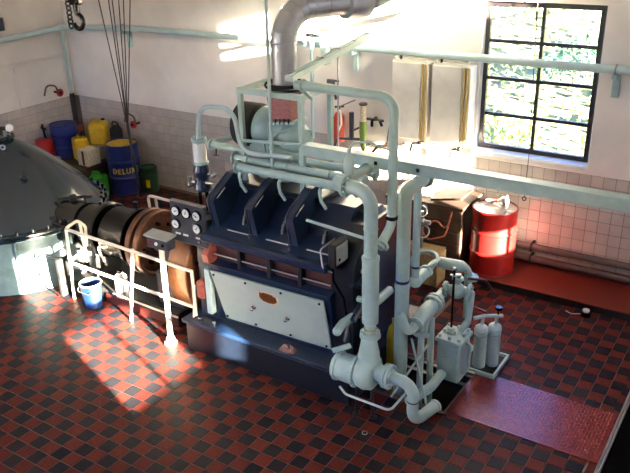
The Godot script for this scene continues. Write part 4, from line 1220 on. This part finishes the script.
func build_corner_store() -> void:
	# low plank rack that the back row stands on
	var rk := thing("plank_rack", "low dark plank rack in the far corner under drums", "rack", V(0.75, 0, 0.7))
	for k in 4:
		part("plank", mb().span(V(0.05, 0.47, 0.14 + k * 0.3), V(1.31, 0.51, 0.42 + k * 0.3), 0.006), M.wood, rk)
	for x in [0.12, 0.68, 1.24]:
		part("trestle", mb().span(V(x - 0.05, 0, 0.2), V(x + 0.05, 0.47, 1.25), 0.01), M.wood, rk)
	var blue := drum("oil_drum", "blue oil drum with yellow lid and yellow lettering", V(1.64, 0, 0.50), 0.275, 0.88, M.drum_blue, M.yellow, "oil drums")
	var txt := curved_text("DELUXE", 0.135, 0.003, V(1.64, 0, 0.50), 0.276, 0.92, 0.43)
	part("lettering", txt, M.letter, blue, "yellow lettering")
	drum("oil_drum", "blue drum in the far corner behind a red can", V(0.36, 0.51, 0.66), 0.235, 0.58, M.drum_blue, M.drum_blue, "oil drums")
	var rc := thing("red_can", "red round can with black hand pump left of the corner drum", "can", V(0.24, 0.51, 1.02))
	part("body", mb().lathe([Vector2(0, 0), Vector2(0.15, 0), Vector2(0.155, 0.01), Vector2(0.155, 0.34), Vector2(0.145, 0.36), Vector2(0, 0.37)], V(0.24, 0.51, 1.02), V(0, 1, 0), 28), M.red, rc)
	part("pump_handle", mb().rod(V(0.22, 0.83, 0.96), V(0.18, 1.12, 0.96), 0.02).bar(V(0.14, 1.06, 0.96), V(0.26, 1.04, 0.96), 0.025, 0.03), M.black_matt, rc)
	jerrycan("oil_canister", "yellow canister with dark spout on top of the cartons", V(1.02, 0.75, 0.42), 0.30, 0.44, 0.28, M.yellow, 0.5, "yellow canisters")
	jerrycan("oil_canister", "lower yellow canister beside the corner's blue drum", V(0.86, 0.51, 0.74), 0.25, 0.46, 0.24, M.yellow, -0.4, "yellow canisters")
	var bk := thing("black_kettle", "black round can right of the upper yellow canister", "can", V(1.3, 0.75, 0.36))
	part("body", mb().lathe([Vector2(0, 0), Vector2(0.10, 0), Vector2(0.115, 0.03), Vector2(0.11, 0.26), Vector2(0.06, 0.33), Vector2(0, 0.34)], V(1.29, 0.75, 0.27), V(0, 1, 0), 24), M.black_matt, bk)
	part("handle", mb().pipe([V(1.19, 0.95, 0.27), V(1.22, 1.15, 0.27), V(1.36, 1.13, 0.27), V(1.39, 0.95, 0.27)], 0.014, 0.05, 8), M.black_matt, bk)
	var cn := [["carton", "beige carton under the upper yellow canister", V(1.02, 0.51, 0.40), V(0.3, 0.24, 0.34)], ["carton", "beige carton with red stripe next to the lettered drum", V(1.16, 0.51, 0.84), V(0.26, 0.28, 0.28)], ["carton", "beige carton under the black round can", V(1.235, 0.51, 0.30), V(0.12, 0.24, 0.3)]]
	for q in cn:
		var c: Vector3 = q[2]
		var s: Vector3 = q[3]
		var t := thing(q[0], q[1], "carton", c, "cartons on the plank rack")
		part("box", mb().box(c + V(0, s.y / 2, 0), s, 0.006), M.paper, t)
		part("stripe", mb().box(c + V(s.x * 0.05, s.y / 2, s.z / 2), V(s.x * 0.22, s.y * 0.9, 0.004)), M.oxide if q[1].contains("red") else M.wood_pale, t)
	var gp := thing("lidded_pan", "flat pan with a pale pink lid in front of the red can", "pan", V(0.62, 0.51, 1.12))
	part("pan", mb().lathe([Vector2(0, 0), Vector2(0.12, 0), Vector2(0.13, 0.1)], V(0.64, 0.51, 1.2), V(0, 1, 0), 24), M.black, gp)
	part("lid", mb().disc(V(0.64, 0.62, 1.2), V(0, 1, 0), 0.14, 0.02, 24), M.badge_rim, gp)
	var gc := jerrycan("green_canister", "bright green canister with white label by the lettered drum", V(1.47, 0, 0.96), 0.27, 0.45, 0.2, M.green, 0.35)
	part("label", mb().box(V(1.43, 0.18, 0.96) + Basis(Vector3.UP, 0.35) * V(0, 0, 0.102), V(0.14, 0.16, 0.004), 0.0, Basis(Vector3.UP, 0.35)), M.paper, gc)
	var dg := thing("green_can", "dark green can with yellow label right of the lettered drum", "can", V(2.02, 0, 0.30))
	part("body", mb().lathe([Vector2(0, 0), Vector2(0.145, 0), Vector2(0.15, 0.01), Vector2(0.15, 0.3), Vector2(0.156, 0.31), Vector2(0.156, 0.33), Vector2(0.15, 0.34), Vector2(0.15, 0.44), Vector2(0.135, 0.45), Vector2(0.13, 0.43), Vector2(0, 0.43)], V(2.02, 0, 0.30), V(0, 1, 0), 28), M.green_dark, dg)
	var lab := mb()
	for k in 5:
		var a0 := 0.35 + k * 0.09
		var a1 := a0 + 0.09
		lab.quad(V(2.02 + sin(a0) * 0.152, 0.1, 0.3 + cos(a0) * 0.152), V(2.02 + sin(a1) * 0.152, 0.1, 0.3 + cos(a1) * 0.152), V(2.02 + sin(a1) * 0.152, 0.24, 0.3 + cos(a1) * 0.152), V(2.02 + sin(a0) * 0.152, 0.24, 0.3 + cos(a0) * 0.152), V(sin(a0), 0, cos(a0)))
	part("label", lab, M.letter, dg)
	var po := thing("steel_pole", "dark vertical pole in front of the lettered drum", "pole", V(2.08, 0, 0.62))
	part("tube", mb().rod(V(2.08, 0, 0.62), V(2.03, 1.30, 0.66), 0.025, 12), M.panel, po)
	part("foot", mb().disc(V(2.08, 0.01, 0.62), V(0, 1, 0), 0.06, 0.02, 16), M.panel, po)
	# red cocks with bent pipes
	var vs := [["leftmost red wall cock with bent grey pipe in the corner", V(0.1, 1.58, 0.45), V(0, 0.07, 0.22)], ["red wall cock with bent grey pipe above the lettered drum", V(1.66, 1.12, 0.13), V(-0.2, 0.08, 0.0)]]
	for q in vs:
		var c: Vector3 = q[1]
		var e: Vector3 = q[2]
		var t := thing("wall_cock", q[0], "valve", c, "red wall cocks")
		var away := V(1, 0, 0) if c.x < 0.5 else V(0, 0, 1)
		part("hand_wheel", mb().disc(c + away * 0.06, away, 0.07, 0.03, 20), M.red, t)
		part("hub", mb().disc(c + away * 0.08, away, 0.025, 0.03, 12), M.black, t)
		part("stem", mb().rod(c - away * 0.09, c + away * 0.06, 0.02, 10), M.black_matt, t)
		part("bent_pipe", mb().pipe([c, c + V(0, 0.12, 0) + e * 0.1, c + e + V(0, 0.1, 0), c + e * 1.35 - V(0, 0.1, 0)], 0.016, 0.09, 10), M.dirty_pipe, t)
	var cp := thing("corner_conduit", "thin pale vertical pipe down the far left corner", "pipe", V(0.12, 0.6, 0.12))
	part("tube", mb().rod(V(0.09, 0.8, 0.14), V(0.09, 2.6, 0.14), 0.03, 14), M.pale, cp)
	part("sleeve", mb().rod(V(0.09, 0.9, 0.14), V(0.09, 1.5, 0.14), 0.045, 14), M.black_matt, cp)
	part("end_box", mb().box(V(0.12, 0.86, 0.18), V(0.2, 0.12, 0.16), 0.01), M.oxide_light, cp)

func build_back_wall_things() -> void:
	# pipe rail that runs round the walls on brackets
	var t := thing("wall_pipe_rail", "long pale pipe running round both walls above head height", "pipe", V(5, 2.6, 0.12))
	part("tube", mb().pipe([V(0.12, 2.56, 5.0), V(0.12, 2.68, 0.14), V(1.7, 2.77, 0.14), V(EAST, 2.77, 0.14)], 0.05, 0.1, 16), M.pale_bright, t)
	for x in [1.66, 6.08, 9.56]:
		var b := part("bracket", mb().span(V(x - 0.04, 2.43, 0.0), V(x + 0.04, 2.71, 0.06), 0.006), M.pale, t)
		part("arm", mb().span(V(x - 0.03, 2.67, 0.0), V(x + 0.03, 2.72, 0.2), 0.004), M.pale, b)
		part("u_bolt", mb().ring(V(x, 2.77, 0.14), V(1, 0, 0), 0.055, 0.01, 20, 6), M.steel, b)
	# raised platform along the wall
	var p := thing("tiled_platform", "low red-topped platform along the wall below the window", "platform", V(9.9, 0, 0.4))
	part("riser", mb().span(V(7.5, 0, 0.012), V(EAST, 0.085, 0.79)), M.riser, p, "dark riser")
	part("top", mb().span(V(7.5, 0.085, 0.012), V(EAST, 0.1, 0.80), 0.004), M.platform, p, "red ribbed top")
	var rb := mb()
	for k in 26:
		rb.span(V(7.5, 0.1, 0.03 + k * 0.0295), V(EAST, 0.1025, 0.046 + k * 0.0295))
	part("ribs", rb, M.platform, p).set_meta("kind", "stuff")
	# heating pipes at the foot of the wall
	for k in 2:
		var h := thing("heating_pipe", ["lower grimy heating pipe along the foot of the wall", "upper grimy heating pipe along the foot of the wall"][k], "pipe", V(10.3, 0.1, 0.12), "heating pipes under the window")
		var y := 0.2 + k * 0.17
		part("tube", mb().rod(V(8.1, y, 0.11), V(EAST, y, 0.11), 0.048, 16), M.dirty_pipe, h)
		for x in [8.8, 10.2, 11.6]:
			part("hanger", mb().span(V(x - 0.015, y - 0.055, 0.008), V(x + 0.015, y + 0.055, 0.16), 0.004), M.black_matt, h)
	# red oil drum with a funnel
	drum("oil_drum", "large red oil drum on the platform below the window", V(8.39, 0.1025, 0.47), 0.285, 0.88, M.red_drum, M.lid, "oil drums")
	var fu := thing("funnel", "dark metal funnel lying on the red drum's lid", "funnel", V(8.4, 0.98, 0.45))
	part("cone", mb().lathe([Vector2(0.02, 0), Vector2(0.025, 0.06), Vector2(0.085, 0.14), Vector2(0.09, 0.18), Vector2(0.078, 0.18), Vector2(0.02, 0.08)], V(8.36, 1.055, 0.5), V(0.9, 0.12, -0.1), 24), M.steel, fu)
	part("spout", mb().rod(V(8.37, 1.05, 0.5), V(8.14, 0.99, 0.52), 0.018, 12), M.black_matt, fu)
	# two pale wall cabinets
	for k in 2:
		var x := 6.74 + k * 0.58
		var c := thing("wall_cabinet", ["left pale wall cabinet with brass edge strip", "right pale wall cabinet with brass edge strip near the window"][k], "cabinet", V(x + 0.25, 1.62, 0.12), "pale wall cabinets")
		part("body", mb().span(V(x, 1.62, 0.0), V(x + 0.53, 2.66, 0.22), 0.008), M.white, c)
		part("door", mb().span(V(x + 0.01, 1.63, 0.22), V(x + 0.42, 2.65, 0.235), 0.004), M.white, c)
		part("brass_strip", mb().span(V(x + 0.44, 1.63, 0.22), V(x + 0.465, 2.65, 0.24), 0.003), M.brass, c)
		part("brass_strip", mb().span(V(x + 0.485, 1.63, 0.22), V(x + 0.51, 2.65, 0.24), 0.003), M.brass, c)
		part("top_bar", mb().pipe([V(x + 0.04, 2.68, 0.2), V(x + 0.02, 2.70, 0.12), V(x + 0.46, 2.70, 0.12)], 0.022, 0.04, 10), M.cream, c)
		part("hook", mb().box(V(x + 0.1, 2.70, 0.16), V(0.03, 0.05, 0.03), 0.006), M.black, c)
		var vv := thing("drain_cock", ["dark cock below the left wall cabinet", "dark cock below the right wall cabinet"][k], "valve", V(x + 0.38, 1.5, 0.1), "cocks under the cabinets")
		part("body", mb().rod(V(x + 0.4, 1.56, 0.0), V(x + 0.4, 1.56, 0.16), 0.02).ball(V(x + 0.4, 1.56, 0.15), 0.032, 12), M.black, vv)
		part("lever", mb().pipe([V(x + 0.4, 1.56, 0.16), V(x + 0.3, 1.55, 0.17), V(x + 0.28, 1.44, 0.17)], 0.016, 0.03, 8), M.black, vv)
	# brown chest with clutter on top
	var ch := thing("brown_chest", "dark brown wooden chest left of the red drum", "chest", V(7.5, 0, 0.45))
	for k in 5:
		part("board", mb().span(V(6.95, 0.11 + k * 0.165, 0.70), V(8.04, 0.27 + k * 0.165, 0.73), 0.004), M.wood, ch)
	part("carcass", mb().span(V(6.97, 0.1025, 0.06), V(8.03, 0.93, 0.70)), M.wood, ch)
	part("lid", mb().span(V(6.93, 0.93, 0.04), V(8.06, 0.97, 0.75), 0.008), M.wood, ch)
	part("hasp", mb().span(V(7.5, 0.82, 0.73), V(7.56, 0.95, 0.76), 0.004), M.steel, ch)
	var tb := thing("bent_board", "tilted dark board lying on the brown chest", "board", V(7.8, 0.97, 0.35))
	part("sheet", mb().box(V(7.80, 1.042, 0.50), V(0.44, 0.03, 0.4), 0.006, Basis(V(0, 0, 1), 0.2)), M.wood, tb)
	var sh := thing("newspaper", "white newspaper sheets spread on the brown chest", "paper", V(7.35, 0.97, 0.4))
	part("sheet", mb().box(V(7.25, 0.975, 0.38), V(0.5, 0.008, 0.42), 0.0, Basis(Vector3.UP, 0.2)), M.white, sh)
	part("sheet", mb().box(V(7.36, 0.984, 0.3), V(0.34, 0.008, 0.3), 0.0, Basis(Vector3.UP, -0.3)), M.white, sh)
	var bc := thing("cardboard_box", "beige cardboard box standing before the brown chest", "box", V(7.62, 0, 1.0))
	part("side", mb().span(V(7.40, 0.0, 0.88), V(7.92, 0.44, 1.16), 0.006), M.wood_pale, bc)
	part("flap", mb().box(V(7.66, 0.45, 1.0), V(0.5, 0.006, 0.27), 0.0, Basis(V(0, 0, 1), 0.02)), M.wood_pale, bc)
	var ho := thing("coiled_hose", "brown rubber hose hanging in loops on the chest", "hose", V(7.85, 0.5, 0.78))
	part("loop", mb().pipe([V(7.55, 0.62, 0.76), V(7.7, 0.78, 0.76), V(7.86, 0.62, 0.77), V(7.92, 0.92, 0.77)], 0.012, 0.08, 8), M.hose, ho)
	part("loop", mb().pipe([V(7.5, 0.58, 0.77), V(7.6, 0.46, 0.78), V(7.84, 0.56, 0.78), V(7.88, 0.7, 0.78)], 0.012, 0.08, 8), M.hose, ho)
	# valves that stick out between the pipes
	var gc := thing("steel_cock", "shiny double cock in front of the chest near the risers", "valve", V(7.62, 0.44, 1.02))
	part("stand_pipe", mb().rod(V(7.62, 0.455, 1.02), V(7.62, 0.96, 1.02), 0.025, 12), M.steel, gc)
	part("upper_wheel", mb().ring(V(7.62, 0.96, 1.04), V(0.3, 0.6, 1), 0.07, 0.014, 20, 8), M.chrome, gc)
	part("lower_wheel", mb().ring(V(7.66, 0.70, 1.06), V(0.3, 0.6, 1), 0.08, 0.014, 20, 8), M.chrome, gc)
	part("body", mb().ball(V(7.62, 0.82, 1.02), 0.05, 14).rod(V(7.52, 0.82, 1.02), V(7.74, 0.82, 1.02), 0.03), M.steel, gc)
	# fittings on the wall behind the engine
	var ex := thing("fire_extinguisher", "orange-red extinguisher on the wall behind the engine", "extinguisher", V(5.82, 1.3, 0.14))
	part("cylinder", mb().lathe([Vector2(0, 0), Vector2(0.075, 0), Vector2(0.08, 0.02), Vector2(0.08, 0.36), Vector2(0.05, 0.42), Vector2(0.02, 0.44), Vector2(0, 0.44)], V(5.84, 1.40, 0.12), V(0, 1, 0), 22), M.orange, ex)
	part("hose", mb().pipe([V(5.84, 1.86, 0.14), V(5.92, 1.88, 0.2), V(5.94, 1.68, 0.22), V(5.88, 1.56, 0.22)], 0.014, 0.05, 8), M.white, ex)
	part("valve", mb().rod(V(5.84, 1.83, 0.12), V(5.84, 1.9, 0.12), 0.02).bar(V(5.78, 1.9, 0.12), V(5.92, 1.92, 0.12), 0.03, 0.025), M.black, ex)
	var gl := thing("level_glass", "green and clear vertical level glass on the back wall", "level glass", V(6.3, 1.3, 0.2))
	part("green_tube", mb().lathe([Vector2(0.0, 0), Vector2(0.03, 0), Vector2(0.035, 0.05), Vector2(0.055, 0.3), Vector2(0.055, 0.46), Vector2(0, 0.46)], V(6.3, 1.32, 0.22), V(0, 1, 0), 20), M.olive, gl)
	part("clear_tube", mb().rod(V(6.3, 1.78, 0.22), V(6.3, 2.0, 0.22), 0.045, 18), M.paper, gl)
	part("cap", mb().disc(V(6.3, 2.02, 0.22), V(0, 1, 0), 0.06, 0.03, 18), M.dirty_pipe, gl)
	part("cock", mb().rod(V(6.36, 1.82, 0.22), V(6.62, 1.82, 0.22), 0.018).rod(V(6.44, 1.82, 0.22), V(6.44, 1.72, 0.22), 0.02).rod(V(6.56, 1.82, 0.22), V(6.6, 1.74, 0.22), 0.02).ball(V(6.5, 1.84, 0.22), 0.03, 10), M.black, gl)
	part("foot_pipe", mb().rod(V(6.3, 1.30, 0.22), V(6.3, 1.0, 0.22), 0.03, 12), M.dial, gl)
	part("stay", mb().rod(V(6.3, 1.4, 0.0), V(6.3, 1.4, 0.2), 0.02, 8), M.black, gl)
	var bt := thing("black_tube", "short black vertical tube with bent pipe left of level glass", "pipe", V(6.08, 1.2, 0.2))
	part("tube", mb().rod(V(6.1, 1.50, 0.2), V(6.1, 1.88, 0.2), 0.035, 14), M.panel, bt)
	part("bent_pipe", mb().pipe([V(5.72, 1.1, 0.2), V(5.86, 1.47, 0.2), V(6.24, 1.50, 0.2)], 0.022, 0.12, 10), M.panel, bt)
	part("stay", mb().rod(V(6.1, 1.6, 0.0), V(6.1, 1.6, 0.2), 0.015, 8), M.black, bt)
	var bp := thing("copper_pipe", "brown bent pipe between the level glass and arch pipe", "pipe", V(6.6, 1.3, 0.2))
	part("tube", mb().pipe([V(6.36, 1.22, 0.2), V(6.5, 1.42, 0.2), V(6.82, 1.46, 0.2), V(6.84, 1.46, 0.0)], 0.024, 0.1, 10), M.wood, bp)
	part("spike", mb().rod(V(6.66, 1.44, 0.2), V(6.70, 1.76, 0.2), 0.008, 6), M.black, bp)
	part("cover", mb().lathe([Vector2(0, 0), Vector2(0.1, 0), Vector2(0.09, 0.12), Vector2(0, 0.16)], V(6.2, 1.16, 0.26), V(0, 1, 0), 16), M.black, bp)

func build_conduits() -> void:
	var a := thing("wall_conduit", "pale vertical conduit on the wall right of the exhaust", "conduit", V(5.5, 1.9, 0.3))
	part("tube", mb().rod(V(5.5, 1.44, 0.3), V(5.56, TOP, 0.3), 0.028, 12), M.pale, a)
	part("clip", mb().span(V(5.44, 2.9, 0.0), V(5.6, 2.94, 0.32), 0.004), M.panel, a)
	part("outlet_box", mb().span(V(5.66, 2.52, 0.2), V(5.76, 2.9, 0.3), 0.006), M.pale, a)
	part("outlet_arm", mb().span(V(5.5, 2.88, 0.24), V(5.76, 2.93, 0.3), 0.004), M.pale, a)
	part("stay", mb().rod(V(5.71, 2.7, 0.0), V(5.71, 2.7, 0.22), 0.015, 8), M.panel, a)
	var b := thing("wall_conduit", "thin drop pipe hanging behind the arch pipe to the engine", "conduit", V(6.06, 1.9, 0.45))
	part("tube", mb().rod(V(6.02, 1.30, 0.45), V(6.08, TOP, 0.45), 0.014, 10), M.grey_box, b)
	part("cock", mb().box(V(5.92, 2.34, 0.45), V(0.12, 0.07, 0.05), 0.01).rod(V(5.95, 2.3, 0.45), V(6.0, 2.1, 0.45), 0.018), M.panel, b)
	part("stay", mb().rod(V(6.04, 2.0, 0.0), V(6.04, 2.0, 0.45), 0.01, 8), M.panel, b)
	part("elbow", mb().rod(V(5.9, 2.36, 0.45), V(6.05, 2.36, 0.45), 0.014, 8), M.panel, b)

func build_window_cord() -> void:
	var c := thing("window_cord", "thin pull cord hanging in front of the window", "cord", V(8.6, 1.1, 0.08))
	part("strand", mb().tube(PackedVector3Array([V(8.56, 3.5, 0.06), V(8.60, 2.5, 0.07), V(8.66, 1.6, 0.16), V(8.64, 1.05, 0.12)]), 0.005, 6), M.rope, c)
	part("toggle", mb().rod(V(8.566, 3.25, 0.06), V(8.562, 3.36, 0.06), 0.014, 8), M.black, c)
	part("ring", mb().ring(V(8.64, 1.02, 0.12), V(0, 0, 1), 0.025, 0.006, 14, 6), M.black, c)

func build_hoist() -> void:
	var t := thing("chain_hook", "black hoist hook with chain hanging at the top left", "hook", V(2.75, 3.1, 2.0))
	var c := V(2.78, 3.14, 2.0)
	part("block", mb().box(c + V(0, 0.42, 0), V(0.2, 0.34, 0.12), 0.03), M.black, t)
	part("swivel", mb().rod(c + V(0, 0.12, 0), c + V(0, 0.3, 0), 0.045, 12), M.black, t)
	var hk := PackedVector3Array()
	for k in 15:
		var a := deg_to_rad(90 - k * 18.0)
		hk.append(c + V(cos(a) * 0.1, sin(a) * 0.1 + 0.03, 0))
	part("hook", mb().tube(hk, 0.032, 10), M.black, t)
	for k in 14:
		var p := c + V(-0.16, -0.04 + k * 0.06, 0)
		part("chain_link", mb().ring(p, V(1, 0, 0.2) if k % 2 else V(0.2, 0, 1), 0.034, 0.013, 12, 6), M.black, t)
	part("suspension", mb().rod(c + V(0, 0.5, 0), V(2.78, TOP, 2.0), 0.014, 8), M.black, t)
	# ropes gathered to one point
	var gather := V(2.03, 1.30, 0.66)
	var tops := [97.0, 108.0, 112.0, 119.0, 124.0, 131.0]
	var words := ["leftmost of the six thin ropes gathered above the lettered drum", "second rope from the left in the gathered fan of six", "third rope from the left in the gathered fan of six", "third rope from the right in the gathered fan of six", "second rope from the right in the gathered fan of six", "rightmost of the six thin ropes gathered above the lettered drum"]
	for k in 6:
		var x: float = 1.70 + (tops[k] - 97.0) / 34.0 * 0.78
		var top := V(x + (x - 2.03) * 0.95, 5.6, 0.66)
		top.y = TOP
		var a := gather + V((k - 2.5) * 0.006, 0, 0)
		var r := thing("rope", words[k], "rope", a, "fan of ropes")
		part("strand", mb().rod(a, top, 0.0085, 6), M.rope, r)

func build_small_things() -> void:
	var b := thing("bucket", "blue bucket with white rim on the floor by the handrail", "bucket", V(4.42, 0, 3.78))
	var bc := V(4.42, 0, 3.78)
	part("pail", mb().lathe([Vector2(0, 0), Vector2(0.10, 0), Vector2(0.105, 0.01), Vector2(0.13, 0.33), Vector2(0.12, 0.33), Vector2(0.095, 0.03), Vector2(0, 0.03)], bc, V(0, 1, 0), 28), M.bucket, b)
	part("rim", mb().ring(bc + V(0, 0.33, 0), V(0, 1, 0), 0.131, 0.01, 28, 8), M.cream, b)
	part("handle", mb().pipe([bc + V(-0.125, 0.31, 0.04), bc + V(-0.12, 0.24, 0.13), bc + V(0.12, 0.24, 0.13), bc + V(0.125, 0.31, 0.04)], 0.006, 0.05, 6), M.steel, b)
	var w := thing("white_canister", "small white and black canister under the black coupling", "canister", V(4.62, 0.16, 3.5))
	part("body", mb().lathe([Vector2(0, 0), Vector2(0.075, 0), Vector2(0.08, 0.01), Vector2(0.08, 0.2), Vector2(0.03, 0.25), Vector2(0.0, 0.25)], V(4.66, 0.16, 3.50), V(0, 1, 0), 20), M.white, w)
	part("cap", mb().disc(V(4.66, 0.42, 3.5), V(0, 1, 0), 0.03, 0.04, 12), M.black, w)
	var r := thing("rag", "crumpled pinkish rag on the engine bed ledge", "cloth", V(7.48, 0.385, 3.85))
	var m := mb()
	var fn := FastNoiseLite.new()
	fn.seed = 3
	fn.frequency = 9.0
	var pts := []
	for i in 11:
		var row := []
		for j in 11:
			var u := (i - 5) / 5.0
			var v := (j - 5) / 5.0
			var e := maxf(0, 1 - u * u - v * v)
			row.append(V(7.48 + u * 0.09, 0.387 + sqrt(e) * 0.05 + absf(fn.get_noise_2d(u, v)) * 0.04 * e, 3.86 + v * 0.06))
		pts.append(row)
	for i in 10:
		for j in 10:
			var nn: Vector3 = (pts[i][j + 1] - pts[i][j]).cross(pts[i + 1][j] - pts[i][j]).normalized()
			m.quad(pts[i][j], pts[i + 1][j], pts[i + 1][j + 1], pts[i][j + 1], nn)
	part("cloth", m, M.rag, r)
	var k := thing("dropped_cap", "small dark cap with white top on the floor by the platform", "cap", V(9.75, 0, 0.92))
	part("base", mb().disc(V(9.75, 0.03, 0.92), V(0, 1, 0), 0.06, 0.06, 16), M.black, k)
	part("top", mb().disc(V(9.75, 0.07, 0.92), V(0, 1, 0), 0.04, 0.03, 14), M.white, k)
	part("wire", mb().pipe([V(9.7, 0.012, 0.92), V(9.6, 0.012, 0.98), V(9.52, 0.012, 0.94)], 0.006, 0.03, 6), M.paper, k)
	var st := thing("floor_drain", "tiny shiny drain grate in the tiles near the pump", "drain", V(8.57, 0, 4.19))
	part("ring", mb().disc(V(8.57, 0.002, 4.19), V(0, 1, 0), 0.03, 0.006, 16), M.chrome, st)
	part("hole", mb().disc(V(8.57, 0.005, 4.19), V(0, 1, 0), 0.018, 0.004, 12), M.black, st)
	# black sheet painting the dark of a stairwell opening, with double metal edging
	single("dark_opening_sheet", mb().span(V(10.585, 0.0, 1.9), V(EAST, 0.012, 4.8), 0.004), M.rubber, "flat black sheet painted as the dark stairwell opening at right edge", "mat", V(11.4, 0, 3.35))
	var e := thing("opening_edging", "double bright metal edging strip along the painted dark opening", "edging", V(10.56, 0, 3.35))
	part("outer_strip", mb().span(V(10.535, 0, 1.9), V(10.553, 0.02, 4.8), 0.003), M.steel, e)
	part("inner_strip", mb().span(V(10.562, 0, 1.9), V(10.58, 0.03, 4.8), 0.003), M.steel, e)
	var g := thing("grey_wall_box", "grey box on the left wall above the pipe", "box", V(0.05, 2.85, 1.38))
	part("case", mb().span(V(0, 2.78, 1.28), V(0.09, 3.0, 1.7), 0.008), M.grey_box, g)
	part("lid", mb().span(V(0.09, 2.79, 1.29), V(0.1, 2.99, 1.69), 0.003), M.panel, g)
